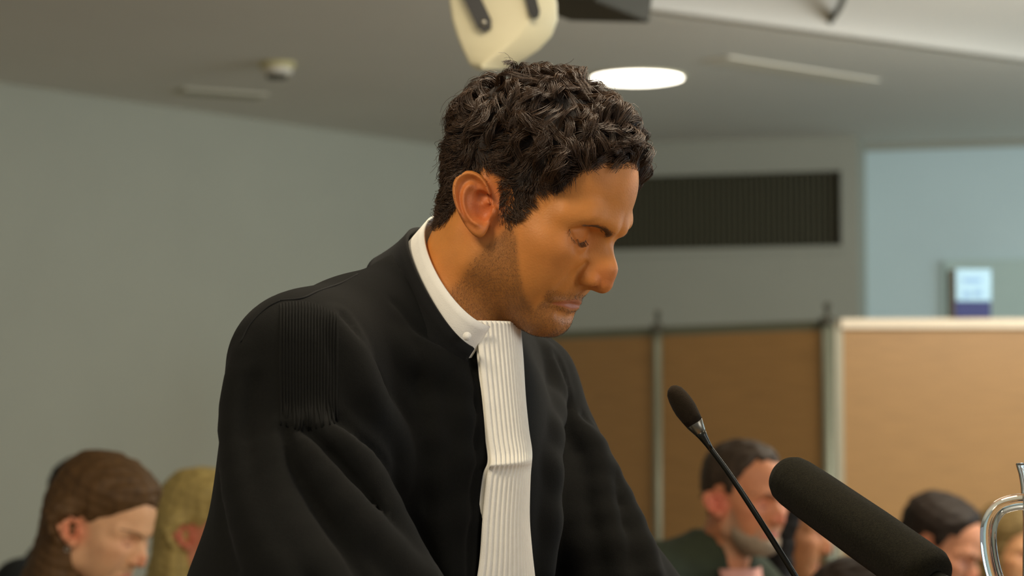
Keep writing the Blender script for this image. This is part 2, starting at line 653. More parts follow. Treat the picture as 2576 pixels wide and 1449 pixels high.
# ------------------------------------------------------------------ wooden partition
ZP = 1.735
pl = at(1440, 800, 8.1)[:2]; pl = np.array([(1400 - 1288) / F_PX * 8.12, 8.1])
pm = np.array([(2092 - 1288) / F_PX * 7.2, 7.2])
pr = np.array([pm[0] + 1.6, 7.16])
dAB = (pm - pl) / np.linalg.norm(pm - pl)
nAB = np.array([dAB[1], -dAB[0]])
dC = (pr - pm) / np.linalg.norm(pr - pm)
nC = np.array([dC[1], -dC[0]])


def along(px):
    d = np.array([(px - 1288) / F_PX, 1.0])
    Mx = np.array([[d[0], -dAB[0]], [d[1], -dAB[1]]])
    return d * np.linalg.solve(Mx, pl)[0]


part = group_at('partition', (pm[0], pm[1], 0), 'beech partition of brown panels between grey posts behind the seated people', 'partition')


def into(o, parent):
    o.parent = parent
    o.location = np.array(o.location) - WORLD[parent.name]
    return o


p1 = along(1657)
into(wall_slab('panel', along(1330), p1 - dAB * 0.012, 0.06, ZP - 0.035, 0.03, M['wood'], nAB), part)
into(wall_slab('panel', p1 + dAB * 0.012, pm - dAB * 0.02, 0.06, ZP - 0.035, 0.03, M['wood'], nAB), part)
into(wall_slab('panel', pm + dC * 0.03, pr, 0.06, ZP - 0.03, 0.03, M['wood'], nC), part)
into(wall_slab('top_rail', along(1330), pm, ZP - 0.035, ZP - 0.003, 0.035, M['grey_rail'], nAB), part)
into(wall_slab('top_rail', pm + dC * 0.03 + nC * 0.02, pr + nC * 0.02, ZP - 0.032, ZP, 0.14, M['rail'], nC), part)
into(wall_slab('foot_rail', along(1330), pm, 0.0, 0.06, 0.035, M['grey_rail'], nAB), part)
into(wall_slab('foot_rail', pm, pr, 0.0, 0.06, 0.035, M['grey_rail'], nC), part)


def post(q, r, h, mat=M['alu']):
    V, Fc = tube_geo([(q[0], q[1], 0.0), (q[0], q[1], h * 0.5), (q[0], q[1], h)], r, 16)
    p = put('post', V, Fc, mat, part)
    prof = [(r * 1.35, 0), (r * 1.45, 0.012), (r * 1.35, 0.024), (r * 0.5, 0.03), (r * 0.42, 0.05), (r * 0.7, 0.056), (r * 0.6, 0.07), (0.001, 0.076)]
    cap = lathe('post_cap', prof, (q[0], q[1], h - 0.01), M['dark_grey'], None, 16)
    into(cap, p)
    cap.location = np.array([q[0], q[1], h - 0.01]) - WORLD[p.name]
    return p


post(p1 + nAB * 0.004, 0.0165, ZP - 0.01)
post(pm - dAB * 0.012 + nAB * 0.004, 0.019, ZP - 0.01)
pw = pm + dC * 0.022 + nC * 0.004
into(wall_slab('edge_post', pw - dC * 0.012, pw + dC * 0.014, 0.0, ZP - 0.006, 0.05, material('pale_post_edge', (166, 158, 134), 0.5), nC), part)

# card box standing on the partition's top rail
bc = np.array([(2444 - 1288) / F_PX * 7.19, 7.19])
bx = group_at('card_box', (bc[0], bc[1], ZP), 'pale blue box with navy base standing on the partition rail', 'box')
box('base', (bc[0], bc[1], ZP + 0.028), (0.118, 0.05, 0.054), M['navy'], bx, 0.06, 0.003)
box('sleeve', (bc[0] + 0.003, bc[1], ZP + 0.055 + 0.052), (0.116, 0.048, 0.104), M['pale_blue'], bx, 0.06, 0.003)
box('side_flap', (bc[0] - 0.063, bc[1] + 0.004, ZP + 0.08), (0.010, 0.06, 0.156), M['brown_edge'], bx, 0.06, 0.002)
for (dx, dz, sx, sz) in ((-0.018, 0.078, 0.022, 0.020), (0.018, 0.082, 0.022, 0.018), (0.0, 0.122, 0.06, 0.014)):
    box('print_patch', (bc[0] + dx, bc[1] - 0.0246, ZP + dz), (sx, 0.002, sz), material('print_blue', (128, 164, 204), 0.6), bx, 0.06, 0.0)

# ------------------------------------------------------------------ head SDF (local: x forward, y left, z up, origin between the ears)
EARC = np.array([-0.0085, 0.0740, -0.0035])
_lean = math.radians(34)
E2 = np.array([-math.sin(_lean), 0.0, math.cos(_lean)])               # ear long axis (up, leaning back)
_fl = math.radians(24)
_b = np.array([-math.cos(_lean), 0.0, -math.sin(_lean)])             # ear width axis (back)
E1 = _b * math.cos(_fl) + np.array([0, math.sin(_fl), 0])
EN = np.array([0, math.cos(_fl), 0]) - _b * math.sin(_fl)


def ear_sdf(m):
    q = m - EARC.astype(np.float32)
    s = q @ E1.astype(np.float32)            # back
    t = q @ E2.astype(np.float32)            # up
    n = q @ EN.astype(np.float32)            # out
    # outline: wide top, narrow lobe
    wt = 0.0175 + 0.0045 * np.clip(t / 0.03, -1, 1)
    sc = 0.006 + 0.10 * np.clip(t, -0.03, 0.03)
    rr = np.sqrt(((s - sc) / wt) ** 2 + ((t - 0.001) / 0.0325) ** 2)
    out = (rr - 1.0) * 0.0185
    ss, tt = s - sc, t
    hlx = np.exp(-((rr - 0.90) / 0.11) ** 2) * np.clip((t + 0.017) / 0.010, 0, 1)
    # antihelix: an inner curved ridge
    d2 = np.sqrt(((ss + 0.002) / 0.0118) ** 2 + ((t - 0.0) / 0.0195) ** 2)
    anti = np.exp(-((d2 - 0.95) / 0.2) ** 2) * np.clip((ss + 0.006) / 0.006, 0, 1)
    conc = np.exp(-(((ss + 0.006) / 0.0085) ** 2 + ((t + 0.006) / 0.0105) ** 2) ** 1.5)
    cym = np.exp(-(((ss + 0.008) / 0.007) ** 2 + ((t - 0.007) / 0.005) ** 2) ** 1.5)
    lobe = np.exp(-(((ss) / 0.010) ** 2 + ((t + 0.025) / 0.008) ** 2))
    hgt = 0.0042 + 0.0058 * hlx + 0.0050 * anti - 0.009 * conc - 0.006 * cym + 0.001 * lobe + 0.10 * np.clip(ss, -0.02, 0.02)
    th = 0.0033 + 0.0010 * lobe + 0.001 * hlx
    slab = np.abs(n - hgt) - th
    d = smax(slab, out, 0.004)
    # tragus
    trg = EARC + E1 * (-0.0105) + E2 * (-0.008) + EN * 0.004
    d = smin(d, ell(m, trg, (0.0042, 0.0042, 0.0055)), 0.004)
    return d * 0.8


LASH = [(0.0665, 0.0450, 0.0130), (0.0755, 0.0405, 0.0082), (0.0815, 0.0325, 0.0058), (0.0820, 0.0250, 0.0066), (0.0800, 0.0185, 0.0085)]


def head_sdf(p, neck_end=(-0.05, 0, -0.19), neck_r=(0.054, 0.058), fine=True, woman=False):
    p = np.asarray(p, np.float32)
    m = p.copy(); m[:, 1] = np.abs(m[:, 1])
    d = ell(m, (-0.020, 0, 0.040), (0.079, 0.0735, 0.084))
    d = smin(d, ell(m, (0.028, 0, 0.052), (0.0690, 0.0620, 0.0660)), 0.03)
    d = smin(d, ell(m, (0.034, 0, -0.012), (0.060, 0.0575, 0.078)), 0.03)
    # maxilla, jaw, chin
    d = smin(d, ell(m, (0.0545, 0, -0.043), (0.034, 0.034, 0.036)), 0.022)
    d = smin(d, cone(m, (0.004, 0.0475, -0.052), (0.069, 0.016, -0.078), 0.0140, 0.0140), 0.026)
    d = smin(d, cone(m, (-0.002, 0.053, -0.012), (0.004, 0.049, -0.055), 0.0120, 0.0130), 0.024)
    d = smin(d, ell(m, (0.0700, 0, -0.0785), (0.0175, 0.0210, 0.0150)), 0.020)
    d = smin(d, ell(m, (0.040, 0, -0.066), (0.045, 0.036, 0.022)), 0.022)
    # cheek bones, cheek flesh, brow
    d = smin(d, ell(m, (0.058, 0.0440, -0.0060), (0.0240, 0.0190, 0.0150)), 0.024)
    d = smin(d, ell(m, (0.048, 0.0380, -0.0350), (0.0300, 0.0200, 0.0280)), 0.024)
    if woman:
        d = smin(d, cone(m, (0.088, 0.010, 0.030), (0.0640, 0.051, 0.028), 0.0075, 0.0060), 0.02)
    else:
      d = smin(d, cone(m, (0.0925, 0.010, 0.0285), (0.0800, 0.036, 0.0315), 0.0085, 0.0075), 0.018)
      d = smin(d, cone(m, (0.0800, 0.036, 0.0345), (0.0640, 0.051, 0.026), 0.0075, 0.0070), 0.016)
    # eye sockets
    d = smax(d, -ell(m, (0.0960, 0.0310, 0.0140), (0.0170, 0.0185, 0.0120) if not woman else (0.0140, 0.0170, 0.0110)), 0.014)
    # nose
    nose = cone(m, (0.0892, 0, 0.0200), (0.1064, 0, -0.008), 0.0080, 0.0088)
    nose = smin(nose, cone(m, (0.1064, 0, -0.008), (0.1092, 0, -0.0208), 0.0088, 0.0098), 0.008)
    nose = smin(nose, cone(m, (0.082, 0.004, 0.014), (0.0950, 0.007, -0.014), 0.0080, 0.0110), 0.012)
    nose = smin(nose, ell(m, (0.0985, 0.0135, -0.0220), (0.0120, 0.0076, 0.0088)), 0.0035)
    nose = smin(nose, cone(m, (0.092, 0, -0.032), (0.109, 0, -0.0250), 0.0050, 0.0055), 0.006)
    if woman: nose = nose + 0.0022
    d = smin(d, nose, 0.0075)
    d = d + 0.0030 * np.exp(-((m - np.array([0.103, 0, 0.019], np.float32)) ** 2).sum(1) / 0.010 ** 2)
    # the mouth sits back under the nose
    d = d + 0.0045 * np.exp(-(((m - np.array([0.092, 0.0, -0.056], np.float32)) / np.array([0.03, 0.030, 0.017], np.float32)) ** 2).sum(1))
    # eyelid ball, nostril
    d = smin(d, ell(m, (0.0690, 0.0315, 0.0110), (0.0146, 0.0152, 0.0140)), 0.0050)
    if fine:
        c = CURVES
        d = d + bump(m, c['wing'], 0.0021, 0.0040)
        d = smax(d, -ell(m, (0.1060, 0.0112, -0.0308), (0.0064, 0.0042, 0.0052)), 0.0020)
        d = d + bump(m, c['crease'], 0.0016, 0.0016)
        d = d + bump(m, c['lash'], 0.0013, 0.0020)
        d = d - bump(m, c['bag'], 0.0034, 0.0010)
        d = d + bump(m, c['bagline'], 0.0030, 0.0008)
        # lips: fleshy rolls, seam, philtrum, fold under the lip
        d = d - bump(m, c['uplip'], 0.0042, 0.0024)
        d = d - bump(m, c['lolip'], 0.0050, 0.0034)
        d = d + bump(m, c['seam'], 0.0014, 0.0036)
        d = d + bump(m, c['corner'], 0.0050, 0.0008)
        d = d + bump(m, c['philtrum'], 0.0034, 0.0009)
        d = d + bump(m, c['mento'], 0.0060, 0.0030)
        d = d + bump(m, c['cheek'], 0.0060, 0.0014)
    # temple hollow
    d = d + bump(m, [(0.050, 0.066, 0.036), (0.046, 0.068, 0.050)], 0.016, 0.0022)
    # ear
    near = np.abs(m - EARC.astype(np.float32)).max(1) < 0.06
    if near.any():
        e = np.full(len(m), 1.0, np.float32)
        e[near] = ear_sdf(m[near])
        d = np.where(near, smin(d, e, 0.005), d)
        cc = EARC + E1 * (-0.0035) + E2 * (-0.0060) + EN * 0.0050
        d = smax(d, -ell(m, cc, (0.0068, 0.0075, 0.0085)), 0.003)
        c2 = EARC + E1 * (-0.0045) + E2 * 0.0075 + EN * 0.0060
        d = smax(d, -ell(m, c2, (0.0085, 0.0065, 0.0036)), 0.003)
    # neck
    ne = np.asarray(neck_end, np.float32)
    nk = cone(p, (-0.024, 0, -0.030), ne, neck_r[0], neck_r[1])
    d = smin(d, nk, 0.022)
    if fine:
        # muscle from behind the ear to the throat, larynx
        d = d - bump(m, [(-0.028, 0.058, -0.040), (0.010, 0.030, -0.16)], 0.012, 0.0030)
        d = d - bump(p, [(0.030, 0, -0.105), (0.028, 0, -0.128)], 0.011, 0.0040)
    return d


CURVES = {
    'wing': [(0.0905, 0.0160, -0.0105), (0.0865, 0.0195, -0.0170), (0.0855, 0.0200, -0.0250), (0.0890, 0.0165, -0.0310)],
    'crease': [(0.0820, 0.0200, 0.0180), (0.0815, 0.0270, 0.0225), (0.0780, 0.0360, 0.0228), (0.0690, 0.0465, 0.0180)],
    'lash': LASH,
    'bag': [(0.0810, 0.0220, 0.0010), (0.0810, 0.0310, -0.0010), (0.0750, 0.0420, 0.0025)],
    'bagline': [(0.0840, 0.0190, -0.0010), (0.0830, 0.0290, -0.0065), (0.0760, 0.0400, -0.0045)],
    'uplip': [(0.0990, 0.0, -0.0490), (0.0955, 0.0090, -0.0495), (0.0880, 0.0170, -0.0525), (0.0830, 0.0230, -0.0550)],
    'lolip': [(0.0975, 0.0, -0.0595), (0.0945, 0.0085, -0.0595), (0.0880, 0.0160, -0.0580)],
    'seam': [(0.0990, 0.0, -0.0535), (0.0960, 0.0085, -0.0540), (0.0890, 0.0175, -0.0552), (0.0800, 0.0280, -0.0575)],
    'corner': [(0.0785, 0.0300, -0.0545), (0.0775, 0.0305, -0.0620)],
    'philtrum': [(0.0960, 0.0, -0.0360), (0.0985, 0.0, -0.0450)],
    'mento': [(0.0950, 0.0, -0.0690), (0.0905, 0.0130, -0.0685)],
    'cheek': [(0.0830, 0.0230, -0.0220), (0.0780, 0.0310, -0.0400), (0.0740, 0.0345, -0.0560)],
}
for _k in list(CURVES):
    if _k in ('uplip', 'lolip', 'seam', 'corner', 'philtrum', 'mento'): CURVES[_k] = [(x_ - 0.010, y_, z_ - 0.0005) for x_, y_, z_ in CURVES[_k]]
    _q = spline(np.array(CURVES[_k], float), 3 * len(CURVES[_k]) - 2) if len(CURVES[_k]) > 2 else np.array(CURVES[_k], float)
    for _ in range(8):
        _d, _g = grad(lambda p: head_sdf(p, fine=False), _q)
        _q = _q - _g * np.clip(_d, -0.004, 0.004)[:, None]
    _q[:, 1] = np.maximum(_q[:, 1], 0)
    CURVES[_k] = _q
_q = CURVES['seam']
for _ in range(10):
    _d, _g = grad(lambda p: head_sdf(p, fine=False) - bump(p, CURVES['uplip'], 0.0042, 0.0024) - bump(p, CURVES['lolip'], 0.0050, 0.0034), _q)
    _q = _q - _g * np.clip(_d, -0.004, 0.004)[:, None]
CURVES['seam'] = _q


def frame_axes(yaw, pitch, roll=0.0):
    """columns: forward, left, up in world; yaw 0 faces photo right, positive turns to the camera; pitch looks down"""
    c, s = math.cos(yaw), math.sin(yaw)
    cp_, sp_ = math.cos(pitch), math.sin(pitch)
    Fv = np.array([c * cp_, -s * cp_, -sp_])
    L = np.array([s, c, 0.0])
    U = np.cross(Fv, L)
    if roll:
        L, U = L * math.cos(roll) + U * math.sin(roll), U * math.cos(roll) - L * math.sin(roll)
    return np.stack([Fv, L, U], 1)


def pts_seg(P2, poly):
    """inside test: 2D points against a polygon"""
    x, y = P2[:, 0], P2[:, 1]
    ins = np.zeros(len(P2), bool)
    n = len(poly)
    for i in range(n):
        x0, y0 = poly[i]; x1, y1 = poly[(i + 1) % n]
        c = ((y0 > y) != (y1 > y)) & (x < (x1 - x0) * (y - y0) / (y1 - y0 + 1e-12) + x0)
        ins ^= c
    return ins


def sstep(a, b, x):
    t = np.clip((x - a) / (b - a), 0, 1)
    return t * t * (3 - 2 * t)


HX = np.array([-0.12, -0.060, -0.046, -0.036, -0.028, -0.017, -0.002, 0.008, 0.013, 0.027, 0.031, 0.036, 0.050, 0.058, 0.064, 0.075, 0.086, 0.12])
HZ = np.array([-0.050, -0.050, -0.036, -0.004, 0.020, 0.035, 0.031, 0.012, -0.004, -0.004, 0.016, 0.037, 0.047, 0.060, 0.078, 0.088, 0.096, 0.098])


def hair_margin(p):
    """positive on the hairy scalp (metres above the hairline)"""
    return p[:, 2] - np.interp(p[:, 0], HX, HZ)


def skin_tint(p, base, beard, lips, flush, scalp=None):
    """albedo of the skin in head space: lips, ears, nose, beard shadow"""
    ay = np.abs(p[:, 1])
    m = p.copy(); m[:, 1] = ay
    m = m.astype(np.float32)
    C = np.tile(np.array(lin(base)), (len(p), 1))

    def mixin(col, wgt):
        nonlocal C
        C = C * (1 - wgt[:, None]) + np.array(lin(col)) * wgt[:, None]
    eard = ((m - EARC.astype(np.float32)) ** 2).sum(1) ** 0.5
    mixin(flush, 0.75 * np.exp(-(eard / 0.030) ** 4))
    nd = (((m - np.array([0.112, 0.004, -0.016], np.float32)) / np.array([0.014, 0.02, 0.014], np.float32)) ** 2).sum(1)
    mixin(flush, 0.55 * np.exp(-nd))
    ck = (((m - np.array([0.066, 0.046, -0.014], np.float32)) / np.array([0.03, 0.02, 0.018], np.float32)) ** 2).sum(1)
    mixin(flush, 0.22 * np.exp(-ck))
    ly = (((m - np.array([0.078, 0.031, 0.010], np.float32)) / np.array([0.02, 0.020, 0.013], np.float32)) ** 2).sum(1)
    mixin(flush, 0.35 * np.exp(-ly))
    lp = chain_dist(m, CURVES['seam'])
    lw = 0.0056 * np.clip(1.1 - ay / 0.034, 0.2, 1)
    lipm = sstep(1.25, 0.75, lp / lw)
    # beard
    if beard is not None:
        x, z = p[:, 0], p[:, 2]
        up_edge = np.interp(x, [-0.01, 0.012, 0.024, 0.038, 0.052, 0.064, 0.074, 0.080, 0.090, 0.105], [-0.060, -0.030, 0.000, -0.012, -0.036, -0.056, -0.066, -0.043, -0.040, -0.040])
        back = sstep(0.000, 0.016, x - 0.25 * (z + 0.05))
        bm_ = sstep(-0.004, 0.012, up_edge - z) * back
        bm_ *= sstep(-0.135, -0.095, z)
        chin_clear = np.exp(-(((p[:, 0] - 0.080) / 0.018) ** 2 + ((ay - 0.010) / 0.018) ** 2 + ((z + 0.0670) / 0.0085) ** 2))
        bm_ *= 1 - 0.85 * chin_clear
        bm_ *= 1 - lipm
        mixin(beard, 0.50 * bm_)
    else:
        bm_ = np.zeros(len(p))
    mixin(lips, 0.8 * lipm)
    if scalp is not None:
        hm = sstep(-0.004, 0.008, hair_margin(p)) * (eard > 0.036)
        mixin(scalp, hm)
    return C, bm_


def set_tint(me, C):
    a = me.color_attributes.new('tint', 'FLOAT_COLOR', 'POINT')
    buf = np.ones((len(C), 4), np.float32)
    buf[:, :3] = C
    a.data.foreach_set('color', buf.ravel())


def strands_mesh(P, R, sides=3):
    """P: (n, k, 3) strand paths, R: (n, k) radii -> verts, quads of thin tubes"""
    n, k, _ = P.shape
    T = np.gradient(P, axis=1)
    T /= np.linalg.norm(T, axis=2, keepdims=True) + 1e-12
    ref = rng.normal(size=(n, 1, 3)); ref /= np.linalg.norm(ref, axis=2, keepdims=True)
    U = np.cross(T, np.broadcast_to(ref, T.shape)); U /= np.linalg.norm(U, axis=2, keepdims=True) + 1e-9
    W = np.cross(T, U)
    V = np.empty((n, k, sides, 3))
    for s in range(sides):
        a = 2 * math.pi * s / sides
        V[:, :, s] = P + R[..., None] * (math.cos(a) * U + math.sin(a) * W)
    base = (np.arange(n) * k * sides)[:, None, None]
    i = np.arange(k - 1)[None, :, None] * sides
    s0 = np.arange(sides)[None, None, :]
    s1 = (s0 + 1) % sides
    q = np.stack([base + i + s0, base + i + s1, base + i + sides + s1, base + i + sides + s0], -1)
    return V.reshape(-1, 3), q.reshape(-1, 4)


# ------------------------------------------------------------------ the speaker: head
HEAD_O = at(1318, 535, 2.19)
HEAD_R = frame_axes(math.radians(27), math.radians(29))


def to_local(W): return (np.asarray(W, float) - HEAD_O) @ HEAD_R
def to_world(Lc): return np.asarray(Lc, float) @ HEAD_R.T + HEAD_O


BY = math.radians(33)
BF = np.array([math.cos(BY), -math.sin(BY), 0.0])      # body front
BL = np.array([math.sin(BY), math.cos(BY), 0.0])       # body left (away from the camera)
UP = np.array([0, 0, 1.0])
RING_C = at(1150, 705, 2.205)
NECK_END = to_local(RING_C + np.array([-0.01, 0, -0.06]))

sdf_main = lambda p: head_sdf(p, NECK_END, (0.053, 0.058))
person = group_at('person', (RING_C[0] - 0.05, RING_C[1], 0.0),
                  'curly dark-haired man in a black gown and white pleated bib, looking down', 'person')

lo = np.array([-0.13, -0.105, NECK_END[2] - 0.07]); hi = np.array([0.135, 0.105, 0.14])
lo[0] = min(lo[0], NECK_END[0] - 0.07)
HV, HQ = surface(sdf_main, lo, hi, 0.00135)
print('head verts', len(HV))
C, beard_m = skin_tint(HV, (206, 133, 62), (108, 74, 38), (158, 80, 50), (198, 104, 56), (44, 32, 22))


def add_local(name, V, Q, mat, parent, R, O, smooth=True):
    return put(name, np.asarray(V) @ R.T + O, Q, mat, parent, smooth)


body = add_local('body', HV, HQ, M['skin'], person, HEAD_R, HEAD_O)
set_tint(body.data, C)

# eyes behind the lids
for s in (-1, 1):
    bm = bmesh.new()
    bmesh.ops.create_uvsphere(bm, u_segments=24, v_segments=16, radius=0.0118)
    vv = np.array([v.co[:] for v in bm.verts]) + np.array([0.0690, 0.0315 * s, 0.0110])
    ff = [tuple(v.index for v in f_.verts) for f_ in bm.faces]
    bm.free()
    add_local('eyeball', vv, ff, M['eye'], person, HEAD_R, HEAD_O)

# ---- hair
_, HN = grad(sdf_main, HV)
marg = hair_margin(HV)
eard = np.linalg.norm(np.c_[HV[:, 0], np.abs(HV[:, 1]), HV[:, 2]] - (EARC + np.array([0, 0.004, 0])), axis=1)
scalp = (marg > 0.0) & ~((eard < 0.034) & (np.abs(HV[:, 1]) > 0.074)) & (HV[:, 2] > -0.055)
sidx = np.where(scalp)[0]


def lownoise(p, f, seed):
    r = np.random.RandomState(seed)
    o = np.zeros(len(p))
    for i in range(5):
        k = r.normal(size=3) * f
        o += np.sin(p @ k + r.rand() * 6.28)
    return o / 2.2


def hair_flow(p, n):
    top = sstep(0.05, 0.105, p[:, 2])
    sgn = np.where(p[:, 1] >= 0, 1, -1)
    d_top = np.stack([0.75 * np.ones(len(p)), 0.55 * sgn * sstep(0, 0.03, np.abs(p[:, 1])) - 0.25, -0.1 * np.ones(len(p))], 1)
    back = sstep(0.0, -0.06, p[:, 0])
    d_side = np.stack([0.35 - 0.55 * back, 0 * back, -1.0 + 0 * back], 1)
    d = d_top * top[:, None] + d_side * (1 - top[:, None])
    fr = (sstep(0.045, 0.075, p[:, 0]) * sstep(0.06, 0.085, p[:, 2]))[:, None]
    d = d * (1 - fr) + np.stack([0.10 + 0 * top, 0.75 * sgn * sstep(0.006, 0.02, np.abs(p[:, 1])) - 0.35, 0.55 + 0 * top], 1) * fr
    a = lownoise(p, 55, 3) * 0.9
    b = np.cross(n, d)
    d = d * np.cos(a)[:, None] + b * np.sin(a)[:, None]
    d = d - n * (d * n).sum(1)[:, None]
    return d / (np.linalg.norm(d, axis=1)[:, None] + 1e-9)


def grow(root, n, L, lift, curl_a, turns, phase, K):
    T = hair_flow(root, n)
    B = np.cross(n, T)
    s = np.linspace(0, 1, K)[None, :, None]
    ls = L[:, None, None]
    hgt = lift[:, None, None] * (np.sin(np.minimum(s * 1.5, 1.0) * math.pi / 2) - 0.75 * s ** 3)
    ang = phase[:, None, None] + turns[:, None, None] * 2 * math.pi * s
    ca = curl_a[:, None, None] * s ** 0.8
    return (root[:, None] + n[:, None] * (hgt + ca * 0.8 * np.sin(ang)) + T[:, None] * (ls * 0.72 * s + ca * 0.6 * np.sin(ang * 1.0 + 0.9) * 0.5)
            + B[:, None] * ca * (np.cos(ang) - np.cos(phase)[:, None, None]) * 1.0)


def make_hair(nguides, nstr, K=11):
    gi = rng.choice(sidx, nguides, replace=False)
    gp, gn = HV[gi], HN[gi]
    topw = sstep(0.035, 0.10, gp[:, 2])
    frontw = sstep(0.02, 0.07, gp[:, 0]) * sstep(0.05, 0.08, gp[:, 2])
    nape = sstep(-0.01, -0.045, gp[:, 2])
    mg_ = np.clip(hair_margin(gp) / 0.03, 0, 1)
    L = 0.021 + 0.035 * topw - 0.018 * frontw - 0.010 * nape
    L *= (0.45 + 0.55 * np.maximum(mg_, frontw)) * rng.uniform(0.8, 1.2, nguides)
    lift = (0.0050 + 0.0100 * topw) * (0.35 + 0.65 * np.maximum(mg_, frontw)) * rng.uniform(0.75, 1.25, nguides)
    lift *= (1 + 0.35 * lownoise(gp, 70, 5)) * (1 - 0.15 * frontw)
    ca = (0.0028 + 0.0058 * topw) * (0.4 + 0.6 * mg_) * rng.uniform(0.7, 1.3, nguides)
    turns = rng.uniform(0.50, 1.0, nguides)
    phase = lownoise(gp, 60, 9) * 2.4 + rng.normal(size=nguides) * 0.30
    # strands follow their nearest guide
    si = rng.choice(sidx, nstr, replace=True)
    sp_, sn_ = HV[si] + rng.normal(size=(nstr, 3)) * 0.0005, HN[si]
    own = np.empty(nstr, int)
    for a in range(0, nstr, 1000):
        d2 = ((sp_[a:a + 1000, None] - gp[None]) ** 2).sum(2)
        own[a:a + 1000] = d2.argmin(1)
    G = grow(gp, gn, L, lift, ca, turns, phase, K)
    s = np.linspace(0, 1, K)[None, :, None]
    off = sp_ - gp[own]
    # single strands leave the lock a little
    jit = rng.normal(size=(nstr, 1, 3)) * 0.0011
    P = G[own] + off[:, None] * (1 - 0.40 * s ** 0.7) + jit * s
    stray = rng.rand(nstr) < 0.05
    P[stray] += (rng.normal(size=(stray.sum(), 1, 3)) * 0.0035 + sn_[stray][:, None] * 0.004) * s ** 1.5
    flat = P.reshape(-1, 3)
    d, g = grad(sdf_main, flat)
    need = 0.0010 + 0.0012 * np.tile(np.linspace(0, 1, K), nstr)
    push = np.maximum(need - d, 0)
    P = (flat + g * push[:, None]).reshape(nstr, K, 3)
    R = np.full((nstr, K), 0.00033) * np.linspace(1.0, 0.45, K)[None] * rng.uniform(0.75, 1.25, (nstr, 1))
    return P, R


Ph, Rh = make_hair(800, 18500, 9)
# short fuzz that fades the hairline
fz = np.where((marg > -0.007) & (marg < 0.016) & (HV[:, 2] > -0.055) & ~((eard < 0.036) & (np.abs(HV[:, 1]) > 0.072)) & (rng.rand(len(HV)) < 0.35))[0]
fz = rng.choice(fz, min(4200, len(fz)), replace=False)
fzd = hair_flow(HV[fz], HN[fz]) + HN[fz] * 0.35 + rng.normal(size=(len(fz), 3)) * 0.25
fzd /= np.linalg.norm(fzd, axis=1)[:, None]
fl_len = np.clip(0.003 + (marg[fz] + 0.007) * 0.35, 0.002, 0.011) * rng.uniform(0.7, 1.3, len(fz))
Pf = HV[fz][:, None] + fzd[:, None] * fl_len[:, None, None] * np.linspace(0, 1, 9)[None, :, None]
_f = Pf.reshape(-1, 3)
_d, _g = grad(sdf_main, _f)
Pf = (_f + _g * np.maximum(0.0004 - _d, 0)[:, None]).reshape(len(fz), 9, 3)
Rf = np.full((len(fz), 9), 0.00022) * np.linspace(1, 0.4, 9)[None]
# short filler under the locks
fi = rng.choice(sidx, 8000)
fid = hair_flow(HV[fi], HN[fi]) + HN[fi] * 0.55 + rng.normal(size=(len(fi), 3)) * 0.3
fid /= np.linalg.norm(fid, axis=1)[:, None]
sK = np.linspace(0, 1, 9)[None, :, None]
Pi = HV[fi][:, None] + fid[:, None] * rng.uniform(0.008, 0.016, len(fi))[:, None, None] * sK - HN[fi][:, None] * 0.004 * sK ** 2
_f = Pi.reshape(-1, 3)
_d, _g = grad(sdf_main, _f)
Pi = (_f + _g * np.maximum(np.tile(0.001 + 0.003 * np.linspace(0, 1, 9), len(fi)) - _d, 0)[:, None]).reshape(len(fi), 9, 3)
Ri = np.full((len(fi), 9), 0.0003) * np.linspace(1, 0.4, 9)[None]
Pall, Rall = np.concatenate([Ph, Pf, Pi]), np.concatenate([Rh, Rf, Ri])
ay_ = np.abs(Pall[:, :, 1])
ed_ = np.linalg.norm(np.stack([Pall[:, :, 0], ay_, Pall[:, :, 2]], -1) - (EARC + EN * 0.004 + E1 * 0.006), axis=2)
keep = ~((ed_ < 0.031) & (ay_ > 0.075)).any(1)
V, Q = strands_mesh(Pall[keep], Rall[keep])
hair = add_local('hair', V, Q, M['hair'], person, HEAD_R, HEAD_O)
tag(hair, 'short dark brown curly hair')

# close undercoat so that no scalp shows between locks
def under_sdf(p):
    p = np.asarray(p, np.float32)
    d = sdf_main(p) - (0.0012 + 0.0024 * sstep(0.04, 0.10, p[:, 2])).astype(np.float32) * sstep(0, 0.02, hair_margin(p)) - 0.0006 * lownoise(p, 120, 21)
    e = np.linalg.norm(np.c_[p[:, 0], np.abs(p[:, 1]), p[:, 2]] - (EARC + np.array([0.0, 0.008, 0])), axis=1)
    d = smax(d, -(hair_margin(p) - 0.004) * 0.7, 0.004)
    d = smax(d, (0.036 - e), 0.003)
    return d


V, Q = surface(under_sdf, (-0.13, -0.10, -0.07), (0.12, 0.10, 0.16), 0.0026)
und = add_local('undercoat', V, Q, M['hair_under'], hair, HEAD_R, HEAD_O)

# stubble, brows, lashes
bi = np.where(beard_m * rng.rand(len(HV)) > 0.35)[0]
bi = bi[HV[bi, 2] > -0.12]
bi = rng.choice(bi, min(9000, len(bi)), replace=False)
K = 3
down = np.array([0.15, 0, -1.0]); s = np.linspace(0, 1, K)[None, :, None]
dirs = HN[bi] * 0.7 + down + rng.normal(size=(len(bi), 3)) * 0.35
dirs /= np.linalg.norm(dirs, axis=1)[:, None]
Lb = rng.uniform(0.0006, 0.0014, len(bi))[:, None, None]
P = HV[bi][:, None] + dirs[:, None] * Lb * s
V, Q = strands_mesh(P, np.tile(np.array([0.00013, 0.00010, 0.00004]), (len(bi), 1)))
add_local('stubble', V, Q, M['stubble'], person, HEAD_R, HEAD_O)


def on_head(p):
    q = np.asarray(p, float).reshape(-1, 3)
    for _ in range(6):
        d, g = grad(sdf_main, q)
        q = q - g * d[:, None]
    return q


